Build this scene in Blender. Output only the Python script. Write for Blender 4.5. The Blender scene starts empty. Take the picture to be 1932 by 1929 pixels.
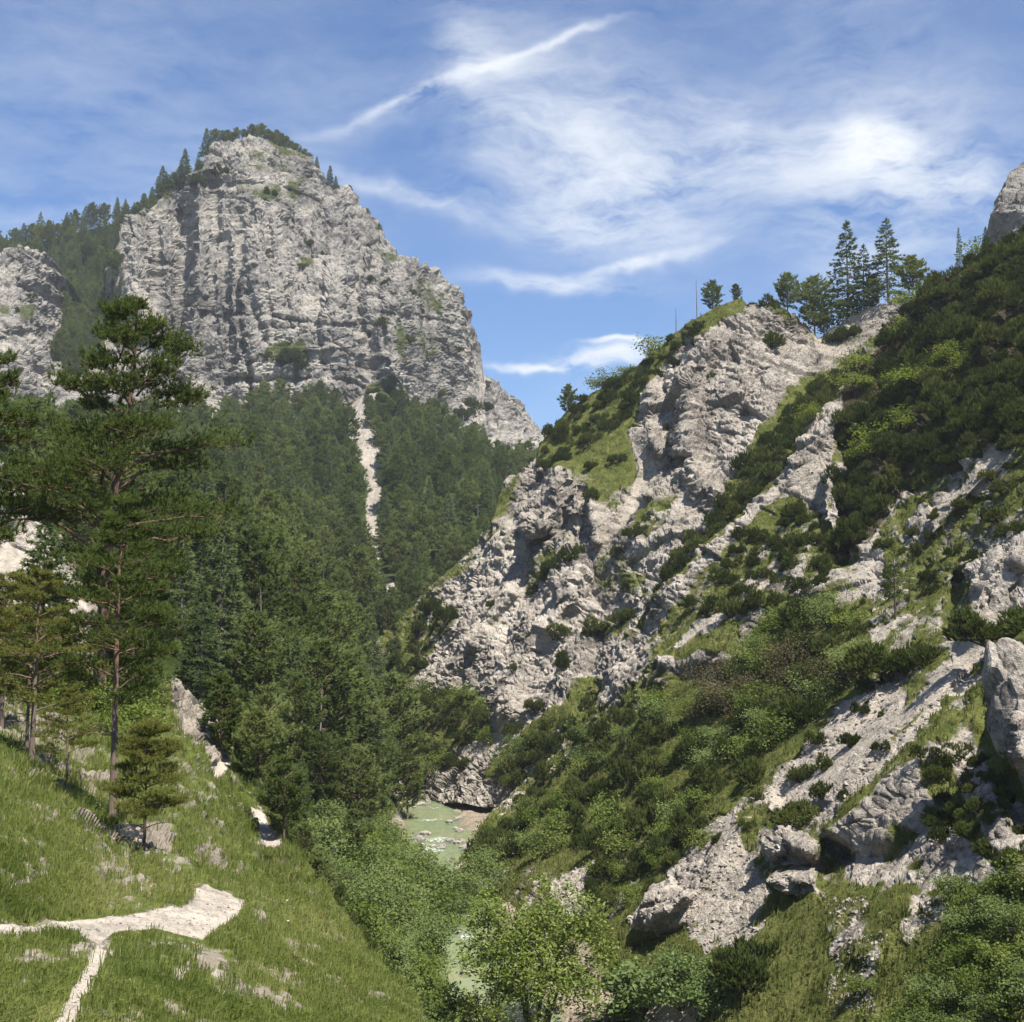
import bpy, math, random, time
import numpy as np
T0 = time.time()
random.seed(7)
R = math.radians
scene = bpy.context.scene
col = scene.collection

# ------------------------------------------------------------------ camera
PITCH = R(5.0)
FPX = 2415.0                      # focal length in units of a 1932 px wide picture
cam_data = bpy.data.cameras.new('camera')
cam_data.sensor_width = 36.0
cam_data.lens = 36.0 * FPX / 1932.0
cam_data.clip_start = 0.1
cam_data.clip_end = 6000
cam = bpy.data.objects.new('camera', cam_data)
col.objects.link(cam)
cam.location = (0, 0, 0)
cam.rotation_euler = (R(90) + PITCH, 0, 0)
scene.camera = cam

# ------------------------------------------------------------------ sun, exposure
SUN_EL, SUN_AZ = R(58), R(149)     # azimuth clockwise from +Y (the view direction)
sdir = np.array([math.cos(SUN_EL) * math.sin(SUN_AZ), math.cos(SUN_EL) * math.cos(SUN_AZ), math.sin(SUN_EL)])
sun_data = bpy.data.lights.new('sun', 'SUN')
sun_data.energy = 4.8
sun_data.angle = R(0.5)
sun_data.color = (1.0, 0.95, 0.87)
sun = bpy.data.objects.new('sun', sun_data)
col.objects.link(sun)
from mathutils import Vector
sun.rotation_euler = Vector(tuple(sdir)).to_track_quat('Z', 'Y').to_euler()
scene.view_settings.view_transform = 'Standard'
scene.view_settings.look = 'None'
scene.view_settings.exposure = 1.15
scene.view_settings.gamma = 1.0
scene.view_settings.use_curve_mapping = False
scene.cycles.use_denoising = True
scene.cycles.max_bounces = 6
scene.cycles.diffuse_bounces = 4
scene.cycles.transmission_bounces = 4
scene.cycles.transparent_max_bounces = 6
scene.cycles.use_adaptive_sampling = True
scene.cycles.adaptive_threshold = 0.02

# ------------------------------------------------------------------ world: daylight sky with cirrus
world = bpy.data.worlds.new('World')
scene.world = world
world.use_nodes = True
wn, wl = world.node_tree.nodes, world.node_tree.links
wn.clear()

def ray_dir(u, v):
    x, y = (u - 966.0) / FPX, (964.5 - v) / FPX
    c, s = math.cos(PITCH), math.sin(PITCH)
    return np.array([x, c - y * s, s + y * c])

def wmath(op, a, b=None, c=None, clamp=False):
    n = wn.new('ShaderNodeMath'); n.operation = op; n.use_clamp = clamp
    for i, q in enumerate((a, b, c)):
        if q is None: continue
        if isinstance(q, (int, float)): n.inputs[i].default_value = q
        else: wl.new(q, n.inputs[i])
    return n.outputs[0]

def wvec(op, a, b):
    n = wn.new('ShaderNodeVectorMath'); n.operation = op
    for i, q in enumerate((a, b)):
        if q is None: continue
        if isinstance(q, (tuple, list)): n.inputs[i].default_value = q
        elif isinstance(q, float): n.inputs['Scale'].default_value = q
        else: wl.new(q, n.inputs[i])
    return n.outputs['Value'] if op == 'DOT_PRODUCT' else n.outputs[0]

def build_world():
    tc = wn.new('ShaderNodeTexCoord')
    d0 = tc.outputs['Generated']
    sky = wn.new('ShaderNodeTexSky'); sky.sky_type = 'NISHITA'; sky.sun_disc = False
    sky.sun_elevation = SUN_EL; sky.sun_rotation = SUN_AZ
    sky.altitude = 900; sky.air_density = 1.15; sky.dust_density = 0.35; sky.ozone_density = 2.6
    def noise(vec, scale, detail=5, rough=.55, dist=0.0):
        n = wn.new('ShaderNodeTexNoise'); n.inputs['Scale'].default_value = scale
        n.inputs['Detail'].default_value = detail; n.inputs['Roughness'].default_value = rough
        n.inputs['Distortion'].default_value = dist
        wl.new(vec, n.inputs['Vector']); return n
    # a warp so that the streaks curl and fray
    wn1 = noise(d0, 7.0, 4, .62)
    off = wvec('SCALE', wvec('SUBTRACT', wn1.outputs['Color'], (.5, .5, .5)), 0.06)
    d = wvec('ADD', d0, off)
    mp = wn.new('ShaderNodeMapping'); mp.inputs['Rotation'].default_value = (0, R(20), 0)
    mp.inputs['Scale'].default_value = (6.0, 8.0, 20.0); wl.new(d, mp.inputs['Vector'])
    mix = noise(mp.outputs[0], 1.5, 7, .66).outputs['Fac']
    # the same thin veil everywhere, then the heavier banks seen over the valley
    total = wmath('MULTIPLY', wmath('SUBTRACT', noise(d0, 2.6, 2, .5).outputs['Fac'], .40, clamp=True), 1.0)
    def blob(total, u0, v0, u1, v1, w, amp):
        a, b = ray_dir(u0, v0), ray_dir(u1, v1)
        a /= np.linalg.norm(a); b /= np.linalg.norm(b)
        c = (a + b) / 2
        e1 = (b - a); L = np.linalg.norm(e1) / 2; e1 /= L * 2
        e2 = np.cross(c / np.linalg.norm(c), e1); e2 /= np.linalg.norm(e2)
        p = wmath('ADD', wvec('DOT_PRODUCT', d, tuple(e1 / L)), -float(c @ e1) / L)
        k = FPX / w
        r = wmath('ADD', wvec('DOT_PRODUCT', d, tuple(e2 * k)), -float(c @ e2) * k)
        s = wmath('MULTIPLY_ADD', p, p, wmath('MULTIPLY', r, r))
        return wmath('MULTIPLY_ADD', wmath('POWER', math.exp(-1), s), amp, total)
    for b in BLOBS: total = blob(total, *b)
    dens = wmath('MULTIPLY', total, wmath('MULTIPLY', wmath('SUBTRACT', mix, .33, clamp=True), 5.0))
    dens = wmath('SUBTRACT', 1.0, wmath('POWER', math.exp(-1), dens), clamp=True)
    tint = wn.new('ShaderNodeMixRGB'); tint.blend_type = 'MULTIPLY'; tint.inputs[0].default_value = 1.0
    tint.inputs[2].default_value = SKY_TINT
    wl.new(sky.outputs[0], tint.inputs[1])
    m = wn.new('ShaderNodeMixRGB'); wl.new(dens, m.inputs[0]); wl.new(tint.outputs[0], m.inputs[1])
    m.inputs[2].default_value = CLOUD
    bg = wn.new('ShaderNodeBackground'); bg.inputs['Strength'].default_value = SKY_STRENGTH
    wl.new(m.outputs[0], bg.inputs['Color'])
    out = wn.new('ShaderNodeOutputWorld'); wl.new(bg.outputs[0], out.inputs['Surface'])

SKY_STRENGTH = 0.0585
SKY_TINT = (.67, .87, 1.14, 1)
CLOUD = (7.9, 8.2, 8.5, 1)
BLOBS = [
    (640, 215, 980, 140, 9, .8), (930, 150, 1150, 60, 8, .8), (720, 205, 1000, 140, 26, .5), (860, 10, 960, 200, 50, .45),
    (930, 170, 1280, 430, 110, .5), (880, 330, 1300, 290, 120, .42), (1400, 420, 1800, 480, 60, .4), (1500, 180, 1900, 260, 80, .2),
    (930, 400, 1330, 440, 36, .6), (1120, 330, 1560, 300, 60, .5), (1570, 268, 1700, 295, 30, 4.0),
    (1480, 310, 1932, 370, 52, 1.0), (1250, 190, 1480, 240, 50, .3),
    (650, 330, 880, 410, 18, .6), (910, 528, 1180, 545, 16, 1.2),
    (1090, 520, 1330, 470, 12, 1.3), (950, 706, 1080, 705, 6, 2.4), (1060, 692, 1220, 682, 15, 2.6), (1100, 660, 1215, 655, 5, 1.6),
]
build_world()

# ------------------------------------------------------------------ noise
def _h(ix, iy, iz, seed):
    with np.errstate(over='ignore'):
        h = (ix.astype(np.int64) * 374761393 + iy.astype(np.int64) * 668265263 + iz.astype(np.int64) * 2147483647 + seed * 974634533).astype(np.uint32)
        h = (h ^ (h >> np.uint32(13))) * np.uint32(1274126177)
        h = (h ^ (h >> np.uint32(16))) * np.uint32(2246822519)
        h = h ^ (h >> np.uint32(15))
    return h.astype(np.float64) / 4294967295.0

def vnoise(P, seed=0):
    i = np.floor(P).astype(np.int64); f = P - i
    f = f * f * f * (f * (f * 6 - 15) + 10)
    x, y, z = i[:, 0], i[:, 1], i[:, 2]
    def lerp(a, b, t): return a + (b - a) * t
    c = [[[_h(x + a, y + b, z + e, seed) for e in (0, 1)] for b in (0, 1)] for a in (0, 1)]
    fx, fy, fz = f[:, 0], f[:, 1], f[:, 2]
    r = [[lerp(c[a][b][0], c[a][b][1], fz) for b in (0, 1)] for a in (0, 1)]
    return lerp(lerp(r[0][0], r[0][1], fy), lerp(r[1][0], r[1][1], fy), fx) * 2 - 1

def fbm(P, scale, octv=4, seed=0, gain=.5, ridged=False):
    Q = np.asarray(P, float) / scale
    s = np.zeros(len(Q)); a = 1.0; t = 0
    for k in range(octv):
        n = vnoise(Q + 17.3 * k, seed + k)
        s += a * ((1 - 2 * np.abs(n)) if ridged else n); t += a; a *= gain; Q = Q * 2.03
    return s / t

def facet(P, size, seed=0, stretch=(1, 1, 1), crack=.35, tilt=1.0):
    """Blocky rock: every cell is a tilted plane at its own height, with a crack round it."""
    Q = np.asarray(P, float) / size / np.array(stretch)
    c = np.floor(Q).astype(np.int64)
    best = np.full(len(Q), 9e9); sec = best.copy()
    bid = np.zeros((len(Q), 3), np.int64); boff = np.zeros((len(Q), 3))
    for dx in (-1, 0, 1):
        for dy in (-1, 0, 1):
            for dz in (-1, 0, 1):
                k = c + np.array([dx, dy, dz])
                j = np.stack([_h(k[:, 0], k[:, 1], k[:, 2], seed + q) for q in (1, 2, 3)], 1)
                o = Q - (k + j)
                dd = (o * o).sum(1)
                m = dd < best
                sec = np.where(m, best, np.minimum(sec, dd))
                best = np.where(m, dd, best)
                bid[m] = k[m]; boff[m] = o[m]
    r = [_h(bid[:, 0], bid[:, 1], bid[:, 2], seed + 11 + q) * 2 - 1 for q in range(4)]
    tl = boff[:, 0] * r[1] + boff[:, 1] * r[2] + boff[:, 2] * r[3]
    e = np.sqrt(sec) - np.sqrt(best)
    return .5 * r[0] + tilt * tl - crack * np.exp(-(e / .09) ** 2)

def smooth(e0, e1, x):
    t = np.clip((x - e0) / (e1 - e0), 0, 1); return t * t * (3 - 2 * t)

# ------------------------------------------------------------------ pictures to places
CP, SP = math.cos(PITCH), math.sin(PITCH)
def at(u, v, d):
    """The place seen at (u, v) in a 1932 x 1929 picture at forward distance d."""
    u, v, d = (np.asarray(q, float) for q in (u, v, d))
    x, y = (u - 966.0) / FPX, (964.5 - v) / FPX
    return np.stack(np.broadcast_arrays(x * d, (CP - y * SP) * d, (SP + y * CP) * d), -1)

def project(P):
    P = np.asarray(P, float)
    d = P[..., 1] * CP + P[..., 2] * SP
    y = (-P[..., 1] * SP + P[..., 2] * CP) / d
    return 966 + FPX * P[..., 0] / d, 964.5 - FPX * y, d

def poly_sd(U, V, pts):
    """Signed distance (inside positive) to a closed polygon."""
    pts = np.asarray(pts, float)
    n = len(pts); best = np.full(U.shape, 1e9); ins = np.zeros(U.shape, bool)
    for i in range(n):
        a, b = pts[i], pts[(i + 1) % n]
        e = b - a; L = max((e * e).sum(), 1e-9)
        t = np.clip(((U - a[0]) * e[0] + (V - a[1]) * e[1]) / L, 0, 1)
        best = np.minimum(best, np.hypot(U - a[0] - t * e[0], V - a[1] - t * e[1]))
        c = ((a[1] > V) != (b[1] > V))
        with np.errstate(divide='ignore', invalid='ignore'):
            xi = (b[0] - a[0]) * (V - a[1]) / (b[1] - a[1] + 1e-12) + a[0]
        ins ^= (c & (U < xi))
    return np.where(ins, best, -best)

def line_d(U, V, pts):
    pts = np.asarray(pts, float); best = np.full(U.shape, 1e9); par = np.zeros(U.shape)
    seg = np.hypot(*(pts[1:] - pts[:-1]).T); cum = np.concatenate([[0], np.cumsum(seg)]) / seg.sum()
    for i in range(len(pts) - 1):
        a, b = pts[i], pts[i + 1]; e = b - a; L = max((e * e).sum(), 1e-9)
        t = np.clip(((U - a[0]) * e[0] + (V - a[1]) * e[1]) / L, 0, 1)
        dd = np.hypot(U - a[0] - t * e[0], V - a[1] - t * e[1])
        m = dd < best; best = np.where(m, dd, best); par = np.where(m, cum[i] + t * (cum[i + 1] - cum[i]), par)
    return best, par

class TPS:
    """1/depth as a thin plate over the picture: a plane in space stays a plane."""
    def __init__(self, ctrl, lam=1e-4):
        c = np.asarray(ctrl, float); self.X = c[:, :2] / 1000; f = 100.0 / c[:, 2]; n = len(c)
        K = self.k(np.linalg.norm(self.X[:, None] - self.X[None], axis=2)) + lam * np.eye(n)
        Pm = np.c_[np.ones(n), self.X]
        A = np.zeros((n + 3, n + 3)); A[:n, :n] = K; A[:n, n:] = Pm; A[n:, :n] = Pm.T
        self.w = np.linalg.solve(A, np.r_[f, 0, 0, 0]); self.n = n
        self.lo, self.hi = c[:, 2].min() * .6, c[:, 2].max() * 1.5
    @staticmethod
    def k(r): return np.where(r > 1e-9, r * r * np.log(np.maximum(r, 1e-9)), 0)
    def __call__(self, U, V):
        sh = U.shape; Q = np.c_[U.ravel(), V.ravel()] / 1000; f = np.zeros(len(Q))
        for i in range(self.n):
            f += self.w[i] * self.k(np.hypot(Q[:, 0] - self.X[i, 0], Q[:, 1] - self.X[i, 1]))
        f += self.w[-3] + Q @ self.w[-2:]
        return np.clip(100.0 / np.maximum(f, 100.0 / self.hi), self.lo, self.hi).reshape(sh)

# ------------------------------------------------------------------ meshes
def mesh_from(name, V, F, mats, attrs=None, smoothf=False, mat_idx=None):
    """V (n,3); F (m,3) or (m,4) integer array."""
    me = bpy.data.meshes.new(name)
    V = np.asarray(V, np.float32); F = np.asarray(F, np.int32)
    me.vertices.add(len(V)); me.vertices.foreach_set('co', V.ravel())
    k = F.shape[1]
    me.loops.add(F.size); me.loops.foreach_set('vertex_index', F.ravel())
    me.polygons.add(len(F))
    me.polygons.foreach_set('loop_start', np.arange(0, F.size, k, dtype=np.int32))
    me.polygons.foreach_set('loop_total', np.full(len(F), k, np.int32))
    if smoothf: me.polygons.foreach_set('use_smooth', np.ones(len(F), bool))
    else: me.polygons.foreach_set('use_smooth', np.zeros(len(F), bool))
    for m in (mats if isinstance(mats, (list, tuple)) else [mats]): me.materials.append(m)
    if mat_idx is not None: me.polygons.foreach_set('material_index', np.asarray(mat_idx, np.int32))
    for an, (dom, typ, data) in (attrs or {}).items():
        a = me.attributes.new(an, typ, dom)
        a.data.foreach_set('color' if typ == 'FLOAT_COLOR' else 'value', np.asarray(data, np.float32).ravel())
    me.update(calc_edges=True)
    return me

def link(name, me, parent=None, loc=None):
    o = bpy.data.objects.new(name, me); col.objects.link(o)
    if parent is not None: o.parent = parent
    if loc is not None: o.location = loc
    return o

def tag(o, label=None, cat=None, group=None, kind=None):
    for k, q in (('label', label), ('category', cat), ('group', group), ('kind', kind)):
        if q: o[k] = q
    return o

class Geo:
    """Collects triangles and their random value."""
    def __init__(self): self.v = []; self.f = []; self.r = []; self.n = 0
    def add(self, V, F, r=None):
        V = np.asarray(V, float).reshape(-1, 3); F = np.asarray(F, np.int64)
        if F.shape[1] == 4: F = np.concatenate([F[:, [0, 1, 2]], F[:, [0, 2, 3]]])
        self.v.append(V); self.f.append(F + self.n); self.n += len(V)
        if r is None: r = np.zeros(len(F))
        self.r.append(np.broadcast_to(np.asarray(r, float), (len(F),)))
    def tube(self, pts, rad, k=5, r=0.0):
        pts = np.asarray(pts, float); n = len(pts); rad = np.broadcast_to(np.asarray(rad, float), (n,))
        t = np.gradient(pts, axis=0); t /= np.linalg.norm(t, axis=1)[:, None] + 1e-9
        ref = np.array([0, 0, 1.0]) if abs(t[0, 2]) < .9 else np.array([1.0, 0, 0])
        a = np.cross(t, ref); a /= np.linalg.norm(a, axis=1)[:, None] + 1e-9
        b = np.cross(t, a)
        th = np.arange(k) * 2 * math.pi / k
        V = pts[:, None] + rad[:, None, None] * (np.cos(th)[None, :, None] * a[:, None] + np.sin(th)[None, :, None] * b[:, None])
        i = np.arange(n - 1)[:, None] * k + np.arange(k)[None]
        j = np.arange(n - 1)[:, None] * k + (np.arange(k)[None] + 1) % k
        F = np.stack([i, j, j + k, i + k], -1).reshape(-1, 4)
        self.add(V.reshape(-1, 3), F, r)
    def needles(self, P, A, m, L, w, spread, rng, base=0.0):
        """m narrow blades fanned round the axis A at each point P."""
        P = np.repeat(np.asarray(P, float), m, 0); A = np.repeat(np.asarray(A, float), m, 0)
        n = len(P)
        D = A + rng.normal(0, spread, (n, 3)); D /= np.linalg.norm(D, axis=1)[:, None] + 1e-9
        S = np.cross(D, rng.normal(size=(n, 3))); S /= np.linalg.norm(S, axis=1)[:, None] + 1e-9
        l = L * rng.uniform(.65, 1.25, n)[:, None]
        w = np.broadcast_to(np.asarray(w, float), (n,))[:, None]
        V = np.stack([P - S * w / 2 - D * l * base, P + S * w / 2 - D * l * base, P + D * l], 1).reshape(-1, 3)
        F = np.arange(3 * n).reshape(-1, 3)
        self.add(V, F, np.clip(np.repeat(rng.uniform(0, 1, n // m), m) * .6 + rng.uniform(0, .4, n), 0, 1))
    def leaves(self, P, size, rng, up=.5):
        n = len(P)
        N = rng.normal(size=(n, 3)); N[:, 2] = np.abs(N[:, 2]) + up; N /= np.linalg.norm(N, axis=1)[:, None]
        a = np.cross(N, rng.normal(size=(n, 3))); a /= np.linalg.norm(a, axis=1)[:, None] + 1e-9
        b = np.cross(N, a)
        l = (size * rng.uniform(.7, 1.3, n))[:, None]
        V = np.stack([P - a * l * .5, P - b * l * .3, P + a * l * .55, P + b * l * .3], 1).reshape(-1, 3)
        self.add(V, np.arange(4 * n).reshape(-1, 4), np.tile(rng.uniform(0, 1, n), 2))
    def mesh(self, name, mat, smoothf=False):
        V = np.concatenate(self.v); F = np.concatenate(self.f); r = np.concatenate(self.r)
        return mesh_from(name, V, F, mat, {'rnd': ('FACE', 'FLOAT', r)}, smoothf)

# ------------------------------------------------------------------ materials
class NT:
    def __init__(self, name):
        self.m = bpy.data.materials.new(name); self.m.use_nodes = True
        self.n, self.l = self.m.node_tree.nodes, self.m.node_tree.links
        self.n.clear(); self.out = self.n.new('ShaderNodeOutputMaterial')
    def put(self, s, q):
        if isinstance(q, (int, float)): s.default_value = q
        elif isinstance(q, (tuple, list)): s.default_value = (*q, 1) if len(q) == 3 and s.type == 'RGBA' else q
        elif q is not None: self.l.new(q, s)
    def math(self, op, a, b=None, clamp=False):
        n = self.n.new('ShaderNodeMath'); n.operation = op; n.use_clamp = clamp
        self.put(n.inputs[0], a); self.put(n.inputs[1], b); return n.outputs[0]
    def mix(self, f, a, b, mode='MIX'):
        n = self.n.new('ShaderNodeMixRGB'); n.blend_type = mode
        self.put(n.inputs[0], f); self.put(n.inputs[1], a); self.put(n.inputs[2], b); return n.outputs[0]
    def noise(self, vec, scale, detail=5, rough=.6, dist=0.0):
        n = self.n.new('ShaderNodeTexNoise'); self.put(n.inputs['Vector'], vec)
        n.inputs['Scale'].default_value = scale; n.inputs['Detail'].default_value = detail
        n.inputs['Roughness'].default_value = rough; n.inputs['Distortion'].default_value = dist
        return n.outputs['Fac']
    def voro(self, vec, scale, feat='F1', out='Distance', rand=1.0):
        n = self.n.new('ShaderNodeTexVoronoi'); n.feature = feat; self.put(n.inputs['Vector'], vec)
        n.inputs['Scale'].default_value = scale; n.inputs['Randomness'].default_value = rand
        return n.outputs[out]
    def mapping(self, vec, scale, rot=(0, 0, 0)):
        n = self.n.new('ShaderNodeMapping'); self.put(n.inputs[0], vec)
        n.inputs['Scale'].default_value = scale; n.inputs['Rotation'].default_value = rot; return n.outputs[0]
    def ramp(self, f, stops):
        n = self.n.new('ShaderNodeValToRGB'); self.put(n.inputs[0], f); e = n.color_ramp.elements
        while len(e) < len(stops): e.new(.5)
        for q, (p, c) in zip(e, stops): q.position = p; q.color = (*c, 1) if len(c) == 3 else c
        return n.outputs[0]
    def rng(self, f, a, b, c=0., d=1.):
        n = self.n.new('ShaderNodeMapRange'); self.put(n.inputs[0], f)
        for i, q in enumerate((a, b, c, d)): n.inputs[i + 1].default_value = q
        return n.outputs[0]
    def attr(self, name, out='Fac'):
        n = self.n.new('ShaderNodeAttribute'); n.attribute_name = name; return n.outputs[out]
    def pos(self):
        return self.n.new('ShaderNodeNewGeometry').outputs['Position']
    def bump(self, h, dist, strength=1.0):
        n = self.n.new('ShaderNodeBump'); n.inputs['Distance'].default_value = dist; n.inputs['Strength'].default_value = strength
        self.put(n.inputs['Height'], h); return n.outputs[0]
    def diffuse(self, color, normal=None, rough=.6):
        b = self.n.new('ShaderNodeBsdfDiffuse'); self.put(b.inputs['Color'], color); b.inputs['Roughness'].default_value = rough
        self.put(b.inputs['Normal'], normal); return b.outputs[0]
    def done(self, sh): self.l.new(sh, self.out.inputs['Surface']); return self.m

def rock_material(name, s, tint, warm, grass_a, grass_b, scree_c, bare=(.30, .25, .19)):
    """Limestone with grass, scree and bare earth laid on by the surface's own attributes; s = size of the finest grain in metres."""
    t = NT(name); p = t.pos()
    at_ = t.n.new('ShaderNodeAttribute'); at_.attribute_name = 'mask'
    sep = t.n.new('ShaderNodeSeparateColor'); t.l.new(at_.outputs['Color'], sep.inputs[0])
    g, sc, ea, tone = sep.outputs[0], sep.outputs[1], sep.outputs[2], at_.outputs['Alpha']
    f = t.noise(p, .8 / s, 4, .85); w = t.noise(p, .16 / s, 3, .6)
    fine = t.math('SUBTRACT', f, .5)
    k = t.math('ADD', tone, t.math('MULTIPLY', fine, 1.5))
    rock = t.ramp(k, [(.05, tuple(c * .38 for c in tint)), (.36, tint), (.62, warm), (.95, tuple(min(1, c * 1.25) for c in warm))])
    scree = t.ramp(k, [(.1, tuple(c * .62 for c in scree_c)), (.5, scree_c), (.9, tuple(min(1, c * 1.15) for c in scree_c))])
    grass = t.mix(t.rng(t.math('ADD', w, t.math('MULTIPLY', fine, .5)), .32, .68), grass_a, grass_b)
    def cut(m, q=.9): return t.rng(t.math('ADD', m, t.math('MULTIPLY', fine, q)), .36, .60)
    c = t.mix(cut(sc), rock, scree)
    c = t.mix(cut(ea), c, t.mix(f, tuple(q * .5 for q in bare), bare))
    c = t.mix(cut(g, 1.5), c, grass)
    return t.done(t.diffuse(c, t.bump(f, s * 1.6, 1.0)))

def leaf_material(name, dark, mid, light, trans=.28, objvar=.5):
    t = NT(name); r = t.attr('rnd')
    oi = t.n.new('ShaderNodeObjectInfo').outputs['Random']
    f = t.math('ADD', t.math('MULTIPLY', r, 1 - objvar), t.math('MULTIPLY', oi, objvar))
    c = t.ramp(f, [(.0, dark), (.5, mid), (1., light)])
    d = t.diffuse(c)
    tr = t.n.new('ShaderNodeBsdfTranslucent'); t.put(tr.inputs[0], t.mix(1.0, c, (1.25, 1.2, .6), 'MULTIPLY'))
    m = t.n.new('ShaderNodeMixShader'); m.inputs[0].default_value = trans
    t.l.new(d, m.inputs[1]); t.l.new(tr.outputs[0], m.inputs[2])
    return t.done(m.outputs[0])

def bark_material(name, a, b, s=.1, top=None, z0=0, z1=1):
    t = NT(name); tc = t.n.new('ShaderNodeTexCoord').outputs['Object']
    n = t.noise(t.mapping(tc, (1, 1, .25)), 1 / s, 5, .7)
    c = t.mix(t.rng(n, .3, .7), a, b)
    if top:
        z = t.n.new('ShaderNodeSeparateXYZ'); t.l.new(tc, z.inputs[0])
        c = t.mix(t.rng(z.outputs[2], z0, z1), c, t.mix(t.rng(n, .3, .7), tuple(q * .6 for q in top), top))
    return t.done(t.diffuse(c, t.bump(n, s * .3)))

# ------------------------------------------------------------------ terrain sheets
SHEETS = {}
class Sheet:
    def __init__(self, name, crest, bottom, ctrl, step, mat, back=(60, .8), relief=(), disp=None, masks=(), base=(0, 0, 0), smoothf=False, keep=None, patch=0.0):
        crest = np.asarray(crest, float); bottom = np.asarray(bottom, float)
        u0, u1 = crest[0, 0], crest[-1, 0]
        nu = int((u1 - u0) / step) + 1
        us = np.linspace(u0, u1, nu)
        top = np.interp(us, crest[:, 0], crest[:, 1]); bot = np.interp(us, bottom[:, 0], bottom[:, 1])
        nv = int(np.percentile(bot - top, 85) / step) + 2
        t = np.linspace(0, 1, nv)
        U = np.repeat(us[:, None], nv, 1); V = bot[:, None] + (top - bot)[:, None] * t[None]
        self.tps = TPS(ctrl); D = self.tps(U, V)
        self.relief = relief
        D = D - self.rel(U, V)
        P = at(U, V, D)
        nb = 9
        s = back[0] * (np.linspace(0, 1, nb + 1)[1:] ** 2.0)
        B = P[:, -1:, :] + np.stack([0 * s, s, -back[1] * s * np.minimum(1, .25 + s / back[0] * 1.2)], -1)[None]
        P = np.concatenate([P, B], 1)
        self.U = np.concatenate([U, np.repeat(U[:, -1:], nb, 1)], 1)
        self.V = np.concatenate([V, np.repeat(V[:, -1:], nb, 1)], 1)
        self.nv = nv
        nvt = nv + nb
        du = np.gradient(P, axis=0); dv = np.gradient(P, axis=1)
        N = np.cross(du, dv); N /= np.linalg.norm(N, axis=2)[..., None] + 1e-9
        N[:, nv:] = N[:, nv - 1:nv]
        flat = P.reshape(-1, 3)
        # masks: grass, scree, earth
        Uf, Vf = self.U.ravel(), self.V.ravel()
        m = np.tile(np.asarray(base, float), (len(flat), 1))
        dist = np.maximum(flat[:, 1], 8)
        w1 = fbm(flat / dist[:, None] * 60, 1.0, 4, 51); w2 = fbm(flat / dist[:, None] * 60, 1.0, 4, 83)
        for pts, cls, val, feather, nz in masks:
            Un, Vn = Uf + w1 * nz, Vf + w2 * nz
            if isinstance(pts, tuple) and pts[0] == 'line':
                q, _ = line_d(Un, Vn, pts[1]); sd = pts[2] - q
            elif isinstance(pts, tuple) and pts[0] == 'all': sd = np.full(len(Uf), 99.)
            else: sd = poly_sd(Un, Vn, pts)
            k = smooth(-feather, feather, sd) * min(1, val)
            tgt = {'g': (1, 0, 0), 's': (0, 1, 0), 'e': (0, 0, 1), 'r': (0, 0, 0)}[cls]
            m = m * (1 - k[:, None]) + np.array(tgt) * k[:, None]
        if patch:
            sc = np.median(dist) / 150
            k = np.clip(4 * m[:, 0] * (1 - m[:, 0]), 0, 1)
            m[:, 0] = np.clip(m[:, 0] + k * patch * (.75 * fbm(flat, 5.5 * sc, 3, 61) + .75 * fbm(flat, 1.6 * sc, 3, 63)), 0, 1)
        self.mask = m
        if disp is not None:
            h = disp(flat, m, Uf, Vf)
            flat = flat + N.reshape(-1, 3) * h[:, None]
        self.P = flat.reshape(nu, nvt, 3); self.N = N
        i = np.arange(nu - 1)[:, None] * nvt + np.arange(nvt - 1)[None]
        F = np.stack([i, i + nvt, i + nvt + 1, i + 1], -1).reshape(-1, 4)
        if keep is not None:
            kp = keep(self.P.reshape(-1, 3), Uf, Vf)[F].any(1); F = F[kp]
        rgba = np.c_[m, self.tone(flat, dist)]
        me = mesh_from(name, flat, F, mat, {'mask': ('POINT', 'FLOAT_COLOR', rgba)}, smoothf)
        self.o = tag(link(name, me), kind='structure')
        self.us, self.top, self.bot = us, top, bot
        SHEETS[name] = self
    @staticmethod
    def tone(P, dist):
        s = np.median(dist) / 160
        return np.clip(.45 + .24 * fbm(P * np.array([1, 1, .14]), 5 * s, 4, 231) + .26 * fbm(P, 9 * s, 4, 201) + .22 * facet(P, 2.2 * s, 211, (1.3, 1.3, .7), .6, .6) + .25 * fbm(P, 1.3 * s, 3, 221), 0, 1)
    def rel(self, U, V):
        r = np.zeros(U.shape)
        for pts, w, amp in self.relief:
            d, par = line_d(U, V, pts)
            r += amp * np.exp(-(d / w) ** 2)
        return r
    def at(self, u, v):
        """The surface point seen at picture position (u, v)."""
        i = int(np.clip(round((u - self.us[0]) / (self.us[1] - self.us[0])), 0, len(self.us) - 1))
        j = int(np.argmin(np.abs(self.V[i, :self.nv] - v)))
        return self.P[i, j].copy()

# ------------------------------------------------------------------ terrain
GA, GB = (.068, .086, .022), (.155, .160, .050)
M_CLIFF = rock_material('cliff_limestone', 1.0, (.285, .265, .24), (.42, .385, .33), (.060, .080, .026), (.12, .125, .05), (.43, .39, .33))
M_RIGHT = rock_material('slope_limestone', .30, (.325, .287, .245), (.475, .425, .36), GA, GB, (.46, .405, .335), (.11, .09, .055))  # earth colour: dark pine litter, with the shade under the thicket painted in
M_FLOOR = rock_material('forest_floor', .8, (.33, .32, .30), (.45, .41, .36), (.030, .045, .012), (.070, .092, .028), (.42, .38, .325))
M_NEAR = rock_material('meadow_ground', .06, (.24, .21, .17), (.36, .315, .26), (.060, .080, .018), (.13, .15, .042), (.47, .415, .345), (.34, .29, .23))

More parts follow.
